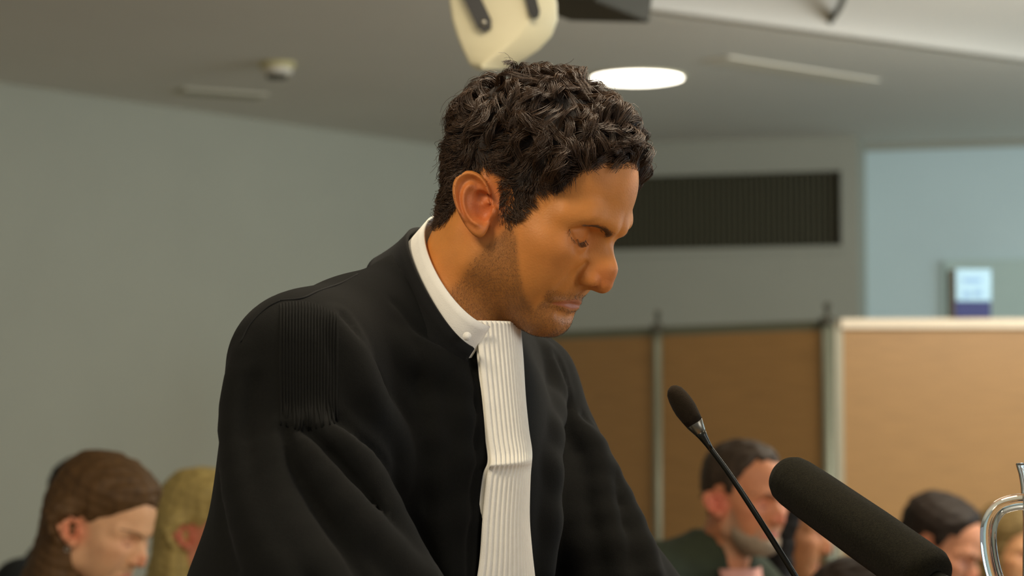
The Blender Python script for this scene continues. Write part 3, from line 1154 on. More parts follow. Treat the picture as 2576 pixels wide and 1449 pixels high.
for sgn in (-1, 1):
    path = spline(np.array([(0.1000, 0.0115 * sgn, 0.0220), (0.0950, 0.0215 * sgn, 0.0270), (0.0860, 0.034 * sgn, 0.0305), (0.0740, 0.0455 * sgn, 0.0315)]), 60)
    n = 300
    t = rng.rand(n) ** 1.25 * 0.86
    base = path[np.clip((t * 59).astype(int), 0, 59)]
    wdt = 0.0036 * (1 - 0.6 * t)
    base = on_head(base)
    _, nb0 = grad(sdf_main, base)
    tg0 = np.gradient(path, axis=0)[np.clip((t * 59).astype(int), 0, 59)]
    pr0 = np.cross(nb0, tg0); pr0 /= np.linalg.norm(pr0, axis=1)[:, None]
    base = on_head(base + pr0 * (rng.normal(size=n) * 0.55 * wdt)[:, None])
    _, nn = grad(sdf_main, base)
    tang = np.gradient(path, axis=0)[np.clip((t * 59).astype(int), 0, 59)]
    tang /= np.linalg.norm(tang, axis=1)[:, None]
    dd = tang + 0.10 * nn + np.array([0, 0, 0.30]) * (1 - t)[:, None] + rng.normal(size=(n, 3)) * 0.12
    dd /= np.linalg.norm(dd, axis=1)[:, None]
    P = base[:, None] + dd[:, None] * rng.uniform(0.003, 0.0055, n)[:, None, None] * s
    fl_ = P.reshape(-1, 3)
    d_, g_ = grad(sdf_main, fl_)
    P = (fl_ + g_ * np.maximum(np.tile([0.0, 0.0005, 0.0008], n) - d_, 0)[:, None]).reshape(n, 3, 3)
    V, Q = strands_mesh(P, np.array([0.00020, 0.00017, 0.00006])[None] * (1.1 - 0.6 * t)[:, None])
    add_local('eyebrow', V, Q, M['brow_hair'], person, HEAD_R, HEAD_O)
    lp = spline(np.array([(a_, b_ * sgn, c_ + 0.0006) for a_, b_, c_ in LASH[::-1]]), 40)
    n = 90
    ii = rng.randint(0, 40, n)
    b0 = on_head(lp[ii])
    dd = np.array([0.75, 0.0, -0.75])[None] + np.stack([0 * ii, sgn * (ii / 40.0 - 0.3) * 0.9, 0 * ii], 1) + rng.normal(size=(n, 3)) * 0.12
    dd /= np.linalg.norm(dd, axis=1)[:, None]
    ss = np.linspace(0, 1, 4)[None, :, None]
    P = b0[:, None] + dd[:, None] * 0.0068 * ss + np.array([0, 0, 0.0018]) * ss ** 2
    V, Q = strands_mesh(P, np.tile(np.array([0.0002, 0.00018, 0.00014, 0.00005]), (n, 1)))
    add_local('eyelashes', V, Q, M['brow_hair'], person, HEAD_R, HEAD_O)

# ------------------------------------------------------------------ the speaker: gown
SH_N = at(762, 922, 2.065)            # near shoulder joint
SH_F = at(1330, 960, 2.375)           # far shoulder joint
NB = at(1055, 784, 2.23)              # base of the neck
EL_N = at(765, 1620, 2.00)
WR_N = at(1120, 1880, 1.98)
EL_F = at(1560, 1600, 2.33)
WR_F = at(1440, 1880, 2.12)
CH = at(1050, 1190, 2.225)


def bodyframe(p, c, lean):
    q = p - np.asarray(c, np.float32)
    f_ = BF * math.cos(lean) - UP * math.sin(lean)
    u_ = UP * math.cos(lean) + BF * math.sin(lean)
    return np.stack([q @ f_.astype(np.float32), q @ BL.astype(np.float32), q @ u_.astype(np.float32)], 1)


def robe_base(p):
    p = np.asarray(p, np.float32)
    q = bodyframe(p, CH, math.radians(16))
    d = ell(q, (0, 0, 0.0), (0.118, 0.170, 0.175))
    d = smin(d, cone(p, NB, SH_N, 0.055, 0.062), 0.04)
    d = smin(d, cone(p, NB, SH_F, 0.053, 0.046), 0.04)
    d = smin(d, cone(p, CH - BF * 0.03 - UP * 0.12, np.array([CH[0] - 0.05, CH[1], 0.05]), 0.145, 0.27), 0.10)
    # back / shoulder blade
    d = smin(d, ell(bodyframe(p, at(840, 1030, 2.17), 0.3), (0, 0, 0), (0.085, 0.09, 0.105)), 0.05)
    # sleeves
    d = smin(d, cone(p, SH_N, EL_N, 0.066, 0.105), 0.030)
    d = smin(d, cone(p, EL_N, WR_N, 0.105, 0.09), 0.05)
    d = smin(d, cone(p, SH_F, EL_F, 0.046, 0.074), 0.030)
    d = smin(d, cone(p, EL_F, WR_F, 0.074, 0.075), 0.05)
    return d


# fold ridges (px polylines traced onto the cloth): (points, radius, height)
FOLDS = [
    ([(735, 1075), (790, 1170), (900, 1300), (1030, 1440), (1100, 1520)], 0.020, 0.010),
    ([(790, 1065), (880, 1130), (960, 1250), (1035, 1400), (1090, 1520)], 0.016, 0.009),
    ([(600, 900), (590, 1040), (610, 1200), (670, 1340), (740, 1500)], 0.026, 0.011),
    ([(700, 1090), (690, 1200), (740, 1330), (840, 1480)], 0.018, 0.008),
    ([(852, 800), (900, 900), (930, 1000), (985, 1100), (1010, 1200)], 0.018, 0.009),
    ([(545, 960), (545, 1120), (520, 1260), (500, 1420)], 0.022, 0.008),
    ([(1000, 860), (1060, 905), (1120, 930)], 0.018, 0.005),
    ([(1080, 980), (1090, 1150), (1100, 1440)], 0.020, 0.007),
    ([(1150, 900), (1160, 1100), (1150, 1440)], 0.014, 0.006),
    ([(1385, 880), (1400, 1000), (1390, 1150), (1370, 1440)], 0.018, 0.008),
    ([(1460, 1060), (1500, 1140), (1520, 1280), (1560, 1440)], 0.015, 0.009),
    ([(1440, 1180), (1430, 1290), (1470, 1440)], 0.018, 0.008),
    ([(1510, 1130), (1580, 1280), (1640, 1440)], 0.014, 0.008),
]
CREASES = [
    ([(850, 1060), (905, 1110), (985, 1195), (1045, 1330), (1090, 1440), (1120, 1520)], 0.0075, 0.0075),
    ([(770, 1085), (850, 1165), (930, 1270), (1010, 1380), (1080, 1480)], 0.0065, 0.0065),
    ([(720, 1085), (735, 1170), (800, 1290), (890, 1420), (940, 1500)], 0.0070, 0.0060),
    ([(860, 795), (900, 870), (950, 960), (975, 1060), (985, 1150)], 0.0060, 0.0055),
    ([(640, 960), (625, 1080), (640, 1200), (700, 1340), (780, 1480)], 0.0085, 0.0060),
    ([(560, 1000), (565, 1120), (560, 1250), (590, 1440)], 0.0080, 0.0045),
    ([(1465, 1050), (1500, 1120), (1535, 1200), (1548, 1300), (1570, 1440)], 0.0075, 0.0045),
    ([(1400, 900), (1425, 1000), (1420, 1100)], 0.0060, 0.0040),
    ([(940, 660), (990, 760), (1060, 840), (1130, 870)], 0.0050, 0.0030),
    ([(1040, 880), (1065, 1050), (1075, 1250), (1085, 1449)], 0.0090, 0.0045),
    ([(1180, 880), (1190, 1100), (1180, 1300), (1170, 1449)], 0.0050, 0.0035),
]
crease3 = []
for pts, sg, am in CREASES:
    w3 = [trace(robe_base, a, b) for a, b in pts]
    w3 = [q for q in w3 if q is not None]
    if len(w3) > 1: crease3.append((spline(w3, 3 * len(w3)), sg, am))
fold3 = []
for pts, r, hgt in FOLDS:
    w3 = []
    for (a, b) in pts:
        q = trace(robe_base, a, b)
        if q is not None: w3.append(q)
    if len(w3) > 1:
        w3 = spline(w3, max(6, 2 * len(w3)))
        _, n3 = grad(robe_base, w3)
        fold3.append((w3 - n3 * (r - hgt), r))


def robe_sdf(p):
    p = np.asarray(p, np.float32)
    d = robe_base(p)
    nearm = np.abs(d) < 0.07
    if nearm.any():
        pp = p[nearm]; e = d[nearm]
        for pts, r in fold3:
            n = len(pts)
            sel = np.where(((pp > pts.min(0) - r - 0.02) & (pp < pts.max(0) + r + 0.02)).all(1))[0]
            if not len(sel): continue
            ps, es = pp[sel], e[sel]
            for i in range(n - 1):
                t0, t1 = i / (n - 1), (i + 1) / (n - 1)
                ra = r * (0.45 + 0.55 * math.sin(math.pi * min(1, t0 * 1.3 + 0.12) * 0.5))
                rb = r * (0.45 + 0.55 * math.sin(math.pi * min(1, t1 * 1.3 + 0.12) * 0.5))
                es = smin(es, cone(ps, pts[i], pts[i + 1], ra, rb), 0.016)
            e[sel] = es
        for pts, sg, am in crease3:
            e = e + bump(pp, pts, sg, am)
        e = e + (0.0016 * lownoise(pp, 26, 31)).astype(np.float32)
        d = d.copy(); d[nearm] = e
    # opening for the neck
    ax0, ax1 = RING_C - UP * 0.03 - BF * 0.008, RING_C + UP * 0.25 + BF * 0.1
    d = smax(d, -cone(p, ax0, ax1, 0.060, 0.08), 0.012)
    d = smax(d, (0.04 - p[:, 2]), 0.01)
    return d


RV, RQ = surface(robe_sdf, (-0.50, 1.78, 0.0), (0.32, 2.62, 1.72), 0.0050, newton=2)
print('robe verts', len(RV))
robe = put('robe', RV, RQ, M['robe'], person)
tag(robe, 'loose black gown with pleated shoulders')


def on_robe(px, py, lift=0.0):
    q = trace(robe_sdf, px, py)
    if q is None: return None
    _, n_ = grad(robe_sdf, q[None])
    return q + n_[0] * lift


# pleats over the near shoulder
npl = 19
for i in range(npl):
    t = i / (npl - 1)
    x0 = 706 + 142 * t
    y0 = 764 - 10 * math.sin(t * math.pi) + 26 * t ** 2
    y1 = 1085 - 40 * abs(t - 0.4)
    pts = []
    for k in range(12):
        s_ = k / 11
        q = on_robe(x0 + 6 * s_ * (0.5 - t) + (10 * math.sin(i * 1.7) + 18 * (t - 0.3)) * max(0, s_ - 0.8) * 3, y0 + (y1 - y0) * s_, 0.0)
        if q is not None: pts.append(q)
    if len(pts) < 4: continue
    rad = [0.0016 * (0.35 + 0.65 * math.sin(math.pi * (0.06 + 0.88 * k / (len(pts) - 1)))) for k in range(len(pts))]
    V, Fc = tube_geo(spline(pts, 22), np.interp(np.linspace(0, 1, 22), np.linspace(0, 1, len(pts)), rad), 6)
    put('pleat', V, Fc, M['robe'], robe)

# seams over the shoulder
for pts in ([(940, 650), (900, 690), (858, 712), (800, 732), (760, 750), (705, 756)],
            [(942, 648), (948, 655), (962, 690), (985, 730)],
            [(705, 756), (670, 775), (630, 815), (606, 860)]):
    w3 = [on_robe(a, b, 0.0) for a, b in pts]
    w3 = [q for q in w3 if q is not None]
    if len(w3) > 2:
        V, Fc = tube_geo(spline(w3, 24), 0.0011, 6)
        put('seam', V, Fc, M['robe_satin'], robe)

# ---- collars: rings round the neck
RA = BF * 0.066 + (at(1225, 850, 2.14) - RING_C) * 0  # placeholder keeps units plain
FRONT = at(1222, 850, 2.135)
BACK = at(1060, 572, 2.275)
RC = (FRONT + BACK) / 2
AF = (FRONT - BACK) / 2
RN = np.cross(AF / np.linalg.norm(AF), BL); RN /= np.linalg.norm(RN)
if RN[2] < 0: RN = -RN


def ring(a, k=1.0, lat=0.069):
    """a=0 front, pi/2 left (far), pi back"""
    return RC + BF * 0.007 + AF * math.cos(a) * k + BL * (lat * k * math.sin(a))


def collar_strip(name, a0, a1, rows, mat, parent, n=72, th=0.0022):
    """rows: function(a, t in 0..1) -> point ; builds a thick strip"""
    m = 7
    top, V, Fc = [], [], []
    for i in range(n + 1):
        a = a0 + (a1 - a0) * i / n
        for j in range(m):
            V.append(rows(a, j / (m - 1)))
    V = np.array(V)
    G = V.reshape(n + 1, m, 3)
    du = np.gradient(G, axis=0); dv = np.gradient(G, axis=1)
    N = np.cross(du, dv); N /= np.linalg.norm(N, axis=2, keepdims=True) + 1e-12
    inner = (G - N * th).reshape(-1, 3)
    k = len(V)
    V = np.vstack([V, inner])
    idx = lambda i, j: i * m + j
    for i in range(n):
        for j in range(m - 1):
            q = (idx(i, j), idx(i + 1, j), idx(i + 1, j + 1), idx(i, j + 1))
            Fc.append(q); Fc.append(tuple(k + x for x in q[::-1]))
        Fc.append((idx(i, 0), k + idx(i, 0), k + idx(i + 1, 0), idx(i + 1, 0)))
        Fc.append((idx(i, m - 1), idx(i + 1, m - 1), k + idx(i + 1, m - 1), k + idx(i, m - 1)))
    for j in range(m - 1):
        Fc.append((idx(0, j), idx(0, j + 1), k + idx(0, j + 1), k + idx(0, j)))
        Fc.append((idx(n, j), k + idx(n, j), k + idx(n, j + 1), idx(n, j + 1)))
    return put(name, V, Fc, mat, parent)


def shirt_rows(a, t):
    c = ring(a, 0.93 + 0.07 * (1 - t), 0.063)
    hb = 0.5 - 0.5 * math.cos(a)                        # 0 front .. 1 back
    h = -0.034 + (0.042 + 0.012 * hb) * t
    return c + RN * h


shirt = collar_strip('shirt_collar', math.radians(24), math.radians(354), shirt_rows, M['white_cloth'], person)
tag(shirt, 'stiff white wing collar')


def robe_collar_rows(a, t):
    hb = 0.5 - 0.5 * math.cos(a)
    c = ring(a, 1.05 + 0.20 * (1 - t) ** 1.6, 0.068)
    return c + RN * (-0.064 + (0.050 + 0.010 * math.sin(a) ** 2) * t + 0.010 * hb)


rc = collar_strip('gown_collar', math.radians(14), math.radians(346), robe_collar_rows, M['robe_satin'], robe, th=0.004)

# collar button band
bp_ = at(1175, 846, 2.105)
bn = (BF * 0.5 - BL * 0.8); bn /= np.linalg.norm(bn)


def disc(name, c, n, r, th, mat, parent, seg=20):
    n = n / np.linalg.norm(n)
    V, Fc = tube_geo([c - n * th / 2, c + n * th / 2], r, seg)
    return put(name, V, Fc, mat, parent)


disc('collar_button', bp_, bn, 0.0042, 0.002, M['white_cloth'], shirt)

# ---- pleated bib (jabot)
LE = [(1197, 806), (1206, 900), (1216, 1000), (1226, 1100), (1234, 1160), (1224, 1200), (1214, 1300), (1207, 1400), (1198, 1470), (1190, 1560)]
RE = [(1302, 812), (1309, 900), (1315, 1000), (1323, 1080), (1331, 1140), (1327, 1200), (1325, 1300), (1331, 1380), (1340, 1460), (1350, 1560)]
nr = 70
LE2 = spline([(a, b, 0) for a, b in LE], nr)[:, :2]
RE2 = spline([(a, b, 0) for a, b in RE], nr)[:, :2]
cols = 15 * 4 + 1
V, Fc = [], []


def fw_of(q): return float((q - CAM) @ np.array([0, CP, SP]))


def edge_depth(E):
    ys, fs = [], []
    for i in range(0, nr, 3):
        q = trace(robe_sdf, E[i, 0], E[i, 1])
        if q is not None and i / nr > 0.06:
            ys.append(i / (nr - 1)); fs.append(fw_of(q))
    return np.poly1d(np.polyfit(ys, fs, 3))


dL, dR = edge_depth(LE2), edge_depth(RE2)
print('jabot depth', [round(float(dL(x)), 3) for x in (0, .3, .6, 1)], [round(float(dR(x)), 3) for x in (0, .3, .6, 1)])
for i in range(nr):
    s_ = i / (nr - 1)
    # depth from the cloth under the bib's near and far edges, smoothed
    fwL = float(dL(s_)) - 0.006 - 0.012 * math.exp(-s_ / 0.08)
    fwR = float(dR(s_)) - 0.010 - 0.004 * math.exp(-s_ / 0.08)
    kink = math.exp(-((s_ - 0.47) / 0.035) ** 2)
    a = at(LE2[i, 0], LE2[i, 1], fwL - 0.008 * kink)
    b = at(RE2[i, 0], RE2[i, 1], fwR - 0.008 * kink)
    for j in range(cols):
        t = j / (cols - 1)
        ph = t * 15
        fr = ph - math.floor(ph)
        saw = (fr / 0.8 if fr < 0.8 else (1 - fr) / 0.2)
        amp = 0.0034 * (0.8 + 0.4 * t)
        bow = 0.012 * math.sin(math.pi * t)
        V.append(a + (b - a) * t + BF * (amp * saw + bow))
for i in range(nr - 1):
    for j in range(cols - 1):
        Fc.append((i * cols + j, (i + 1) * cols + j, (i + 1) * cols + j + 1, i * cols + j + 1))
V = np.array(V)
jb = put('jabot', V, Fc, M['jabot'], person)
tag(jb, 'long white bib of narrow vertical pleats')
# layer underneath, showing as a flat strip along the near edge
V, Fc = [], []
for i in range(nr):
    s_ = i / (nr - 1)
    q0 = at(LE2[i, 0] - 3 - 9 * sstep(0.3, 0.75, np.array([s_]))[0], LE2[i, 1], float(dL(s_)) - 0.004)
    q1 = at(LE2[i, 0] + 45, LE2[i, 1], float(dL(s_)) + (float(dR(s_)) - float(dL(s_))) * 0.4 - 0.004)
    for j in range(5):
        V.append(q0 + (q1 - q0) * j / 4)
for i in range(nr - 1):
    for j in range(4):
        Fc.append((i * 5 + j, (i + 1) * 5 + j, (i + 1) * 5 + j + 1, i * 5 + j + 1))
ul = put('under_layer', V, Fc, M['jabot'], jb)
mdu = ul.modifiers.new('thick', 'SOLIDIFY'); mdu.thickness = 0.0015
md = jb.modifiers.new('thick', 'SOLIDIFY'); md.thickness = 0.0016; md.offset = -1

# ------------------------------------------------------------------ microphones, jug, lectern
LZ = 1.10
lec = group_at('lectern', (0.50, 2.12, 0), 'wooden lectern below the microphones', 'lectern')
box('top', (0.50, 2.12, LZ - 0.015), (0.62, 0.52, 0.03), M['desk'], lec, 0, 0.004)
box('front_panel', (0.50, 2.36, (LZ - 0.03) / 2), (0.56, 0.02, LZ - 0.03), M['desk'], lec, 0, 0.003)
for sx in (-0.28, 0.28):
    box('side_panel', (0.50 + sx, 2.12, (LZ - 0.03) / 2), (0.02, 0.46, LZ - 0.03), M['desk'], lec, 0, 0.003)


def lathe_axis(name, prof, a, b, mat, parent, n=28):
    """prof: (t along a->b in metres, radius)"""
    a = np.array(a); b = np.array(b)
    d = (b - a) / np.linalg.norm(b - a)
    V, Fc = tube_geo([a + d * t for t, r in prof], [max(r, 1e-4) for t, r in prof], n)
    return put(name, V, Fc, mat, parent)


# gooseneck microphone
MF = 2.16
tip, col, neck = at(1688, 972, MF), at(1747, 1065, MF), at(1772, 1100, MF)
low, base_pt = at(2000, 1449, MF), np.array([0.0, 0.0, 0.0])
goose_pts = [neck, at(1840, 1200, MF), at(1920, 1322, MF), low, at(2050, 1535, MF)]
foot = goose_pts[-1].copy(); foot[2] = LZ + 0.03; foot[0] += 0.06
goose_pts += [np.array([foot[0], foot[1], LZ + 0.03])]
gm = group_at('gooseneck_microphone', (foot[0], foot[1], LZ), 'slim gooseneck microphone with a small dark foam tip in front of the speaker', 'microphone')
ax = (col - tip); Ln = np.linalg.norm(ax)
lathe_axis('foam_tip', [(0, 0.001), (0.0006, 0.0028), (0.002, 0.0052), (0.006, 0.0082), (0.012, 0.0098), (0.020, 0.0108), (0.027, 0.0109), (0.035, 0.0099), (Ln, 0.0086)], tip, col, M['foam_small'], gm)
lathe_axis('metal_collar', [(Ln - 0.001, 0.0085), (Ln, 0.0088), (Ln + 0.0100, 0.0060), (Ln + 0.0105, 0.0056)], tip, col, M['gunmetal'], gm)
lathe_axis('cone', [(Ln + 0.0100, 0.0059), (Ln + 0.015, 0.0046), (Ln + 0.024, 0.0032), (Ln + 0.030, 0.0026)], tip, col, M['stem'], gm)
gsp = spline([tip + ax / Ln * (Ln + 0.027)] + goose_pts[1:], 60)
V, Fc = tube_geo(gsp, np.linspace(0.0026, 0.0034, 60), 16)
put('stem', V, Fc, M['stem'], gm)
lathe('foot', [(0.055, 0.0), (0.055, 0.012), (0.048, 0.02), (0.014, 0.026), (0.010, 0.036)], (foot[0], foot[1], LZ), M['black_plastic'], gm, 32)

# large foam-covered microphone
t0, t1 = at(1962, 1188, 2.20), at(2352, 1462, 2.02)
ax = (t1 - t0); Ln = np.linalg.norm(ax); ad = ax / Ln
tail = t1 + ad * 0.16
sm_base = np.array([t1[0] + ad[0] * 0.05, t1[1] + ad[1] * 0.05, LZ])
sm_ = group_at('foam_microphone', sm_base, 'thick charcoal foam-covered microphone pointing up at the speaker', 'microphone')
pf = [(0, 0.002), (0.0015, 0.010), (0.004, 0.0155), (0.009, 0.0205), (0.016, 0.0238), (0.026, 0.0252), (0.06, 0.0262), (Ln * 0.6, 0.0272), (Ln - 0.012, 0.0272), (Ln - 0.004, 0.024), (Ln, 0.016)]
tt = np.linspace(0, 1, 60)
pfd = np.array(pf)
dense = []
for k in range(90):
    x = Ln * (k / 89) ** 1.5
    dense.append((x, float(np.interp(x, pfd[:, 0], pfd[:, 1]))))
foam = lathe_axis('foam_cover', dense, t0, t1, M['foam'], sm_, 64)
lathe_axis('tube', [(Ln - 0.02, 0.0105), (Ln + 0.12, 0.0105), (Ln + 0.122, 0.0095), (Ln + 0.16, 0.0095)], t0, t1, M['stem'], sm_)
cl = t0 + ad * (Ln + 0.05)
lathe_axis('clip', [(0, 0.0150), (0.03, 0.0150)], cl - ad * 0.015, cl + ad * 0.015, M['black_plastic'], sm_)
V, Fc = tube_geo([np.array([cl[0], cl[1], LZ + 0.01]), np.array([cl[0], cl[1], cl[2] - 0.012])], 0.006, 14)
put('stand_rod', V, Fc, M['stem'], sm_)
lathe('stand_foot', [(0.06, 0.0), (0.06, 0.008), (0.05, 0.014), (0.008, 0.018)], (cl[0], cl[1], LZ), M['black_plastic'], sm_, 32)

# glass jug at the right edge
JF = 2.10
jl = at(2574, 1300, JF)
JR = 0.052
jc = np.array([jl[0] + JR, jl[1], LZ])
jt = at(2560, 1166, JF)[2]
H = jt - LZ
jug = group_at('glass_jug', (jc[0], jc[1], LZ), 'clear glass water jug with a looped handle at the right edge', 'jug')
prof = [(0.0, 0.0), (0.040, 0.0), (0.047, 0.004), (0.052, 0.03), (0.054, 0.09), (JR, H * 0.62), (JR - 0.001, H * 0.80), (JR + 0.001, H * 0.92), (0.0545, H * 0.96), (0.0566, H - 0.003), (0.0570, H - 0.0014), (0.0570, H - 0.0006), (0.0566, H), (0.0558, H), (0.0554, H - 0.0006), (0.0553, H - 0.0014), (0.0549, H - 0.003), (0.0528, H * 0.96), (JR - 0.0008, H * 0.92),
        (JR - 0.0028, H * 0.80), (JR - 0.0018, H * 0.62), (0.0522, 0.09), (0.0502, 0.035), (0.042, 0.010), (0.0, 0.008)]
prof = [(max(r, 0.0005), z) for r, z in prof]
lathe('vessel', prof, (jc[0], jc[1], LZ), M['glass'], jug, 48)
hp = [at(2586, 1262, JF), at(2552, 1264, JF), at(2514, 1278, JF), at(2490, 1316, JF), at(2487, 1370, JF), at(2500, 1440, JF), at(2526, 1500, JF), at(2556, 1545, JF), at(2584, 1566, JF)]
V, Fc = tube_geo(spline(hp, 60), 0.0078, 20)
put('handle', V, Fc, M['glass'], jug)

# ------------------------------------------------------------------ cream ceiling device with black bracket
DF = 3.6
dev = group_at('ceiling_device', at(1270, 100, DF), 'cream wedge-shaped device on a black bracket hanging over the curly hair', 'device')
FD = [(1131, 22), (1146, 96), (1182, 165), (1290, 176), (1370, 118), (1404, 52), (1398, 8), (1372, -40), (1250, -70), (1140, -40)]


def shell_from(poly, f0, f1, seg, mat, name, parent, off=(0, 0, 0)):
    """rounded solid from an outline at two depths (its own real thickness)"""
    P0 = [at(a, b, f0) for a, b in poly]
    c = np.mean(P0, axis=0)
    V, Fc = [], []
    n = 48
    loop = spline(P0 + [P0[0]], n + 1)[:-1]
    lay = [(0.90, 0.0), (0.96, 0.006), (1.0, 0.016), (1.0, f1 - f0 - 0.016), (0.96, f1 - f0 - 0.006), (0.9, f1 - f0)]
    for s_, dz in lay:
        for q in loop:
            V.append(c + (q - c) * s_ + np.array([0, dz, 0]) + np.array(off) * (dz / (f1 - f0)))
    for i in range(len(lay) - 1):
        for k in range(n):
            Fc.append((i * n + k, (i + 1) * n + k, (i + 1) * n + (k + 1) % n, i * n + (k + 1) % n))
    Fc.append(tuple(range(n)))
    Fc.append(tuple((len(lay) - 1) * n + k for k in range(n - 1, -1, -1)))
    return put(name, V, Fc, mat, parent)


# a wedge: flat left cheek and a curved right cheek meeting at a soft edge
def wedge():
    ridge = [(1272, -60), (1262, 0), (1290, 40), (1252, 100), (1216, 160)]
    bm = bmesh.new()
    S = []
    # horizontal slices from top to bottom: left, ridge (near), right, rear-right, rear-left
    rows = [(-90, 1120, 1300, 1370), (-40, 1124, 1316, 1392), (10, 1130, 1330, 1402), (50, 1136, 1332, 1404), (90, 1148, 1306, 1390), (125, 1162, 1268, 1358), (150, 1174, 1232, 1322), (167, 1183, 1208, 1288), (177, 1208, 1218, 1262)]
    for (y, l, r, rr) in rows:
        a = at(l, y, DF); b = at(r, y - 2, DF - 0.03); c_ = at(rr, y, DF + 0.01)
        d_ = at(rr - 20, y - 15, DF + 0.11); e_ = at(l + 20, y - 15, DF + 0.11)
        S.append([bm.verts.new(q) for q in (a, b, c_, d_, e_)])
    for i in range(len(S) - 1):
        for k in range(5):
            bm.faces.new((S[i][k], S[i + 1][k], S[i + 1][(k + 1) % 5], S[i][(k + 1) % 5]))
    bm.faces.new(S[0]); bm.faces.new(S[-1][::-1])
    bmesh.ops.recalc_face_normals(bm, faces=bm.faces[:])
    me_v = np.array([v_.co[:] for v_ in bm.verts])
    fs = [tuple(v_.index for v_ in f_.verts) for f_ in bm.faces]
    bm.verts.index_update()
    fs = [tuple(v_.index for v_ in f_.verts) for f_ in bm.faces]
    bm.free()
    o = put('housing', me_v, fs, M['cream'], dev, True)
    md = o.modifiers.new('round', 'BEVEL'); md.width = 0.006; md.segments = 3; md.limit_method = 'ANGLE'; md.angle_limit = math.radians(35)
    return o


wedge()


def strap(a, b, wpx, f0, f1):
    A_, B_ = at(*a, f0), at(*b, f1)
    d = (B_ - A_); L = np.linalg.norm(d); d /= L
    n = np.array([0, -1.0, 0.0]); n -= d * (n @ d); n /= np.linalg.norm(n)
    s_ = np.cross(d, n)
    wd = wpx / F_PX * f0 / 2
    V = []
    for k in (0, 1):
        for q, ww in ((A_, wd), (A_ + d * (L - wd), wd), (B_, wd * 0.55)):
            V += [q + s_ * ww + n * 0.004 * (1 if k else -1), q - s_ * ww + n * 0.004 * (1 if k else -1)]
    Fc = [(0, 1, 3, 2), (2, 3, 5, 4), (6, 8, 9, 7), (8, 10, 11, 9), (0, 2, 8, 6), (2, 4, 10, 8), (4, 5, 11, 10), (5, 3, 9, 11), (3, 1, 7, 9), (1, 0, 6, 7)]
    return put('bracket_arm', V, Fc, M['black_plastic'], dev, False)


strap((1152, -80), (1226, 76), 40, DF - 0.012, DF - 0.021)
strap((1316, -80), (1348, 46), 28, DF - 0.034, DF - 0.035)
sc = at(1217, 56, DF - 0.025)
disc('bracket_screw', sc, np.array([0, -1.0, 0]), 0.0055, 0.006, M['steel'], dev)
tp = at(1250, -90, DF + 0.04)
V, Fc = tube_geo([tp - UP * 0.02, np.array([tp[0], tp[1], CEIL + 0.1])], 0.02, 16)
put('drop_pole', V, Fc, M['black_plastic'], dev)

# dark box behind it
PF = 4.6
pj = group_at('ceiling_projector', at(1480, 10, PF), 'dark grey flat box hung from the ceiling behind the cream device', 'projector')
pc = at(1468, -8, PF)
box('casing', pc, (0.20, 0.22, 0.062), M['dark_grey'], pj, math.radians(-24), 0.006, rot=(math.radians(-3), math.radians(7), math.radians(-34)))
box('lid_step', pc + np.array([0.0, 0.0, 0.036]), (0.17, 0.19, 0.02), M['black_plastic'], pj, 0, 0.004, rot=(math.radians(-3), math.radians(7), math.radians(-34)))
V, Fc = tube_geo([pc + UP * 0.03, np.array([pc[0], pc[1], CEIL + 0.1])], 0.018, 16)
put('drop_pole', V, Fc, M['black_plastic'], pj)

# ------------------------------------------------------------------ people seated behind
lowhead = lambda p: head_sdf(p, (-0.045, 0, -0.20), (0.052, 0.060))
womanhead = lambda p: head_sdf(p, (-0.045, 0, -0.20), (0.046, 0.054), woman=True)
WV, WQ = surface(womanhead, (-0.12, -0.105, -0.24), (0.135, 0.105, 0.14), 0.0034)
LV, LQ = surface(lowhead, (-0.12, -0.105, -0.24), (0.135, 0.105, 0.14), 0.0034)


def hair_shell(thick, line, extra=None, h=0.0040, rough=0.0016, lo=(-0.16, -0.13, -0.22), hi=(0.135, 0.13, 0.18), earclear=True):
    def f(p):
        p = np.asarray(p, np.float32)
        mg2 = p[:, 2] - np.interp(p[:, 0], line[0], line[1])
        d = lowhead(p) - (thick(p) * (0.25 + 0.75 * sstep(0.0, 0.04, mg2))).astype(np.float32)
        d = smax(d, (-mg2 * 0.7).astype(np.float32), 0.010)
        if earclear:
            e = np.linalg.norm(np.c_[p[:, 0], np.abs(p[:, 1]), p[:, 2]] - (EARC + np.array([0.002, 0.010, 0])), axis=1)
            d = smax(d, (0.034 - e).astype(np.float32), 0.006)
        if extra is not None:
            d = extra(p, d)
        d = d + (rough * lownoise(p, 150, 17)).astype(np.float32)
        return smax(d, -(lowhead(p) + 0.004), 0.004)
    return surface(f, lo, hi, h, 1)


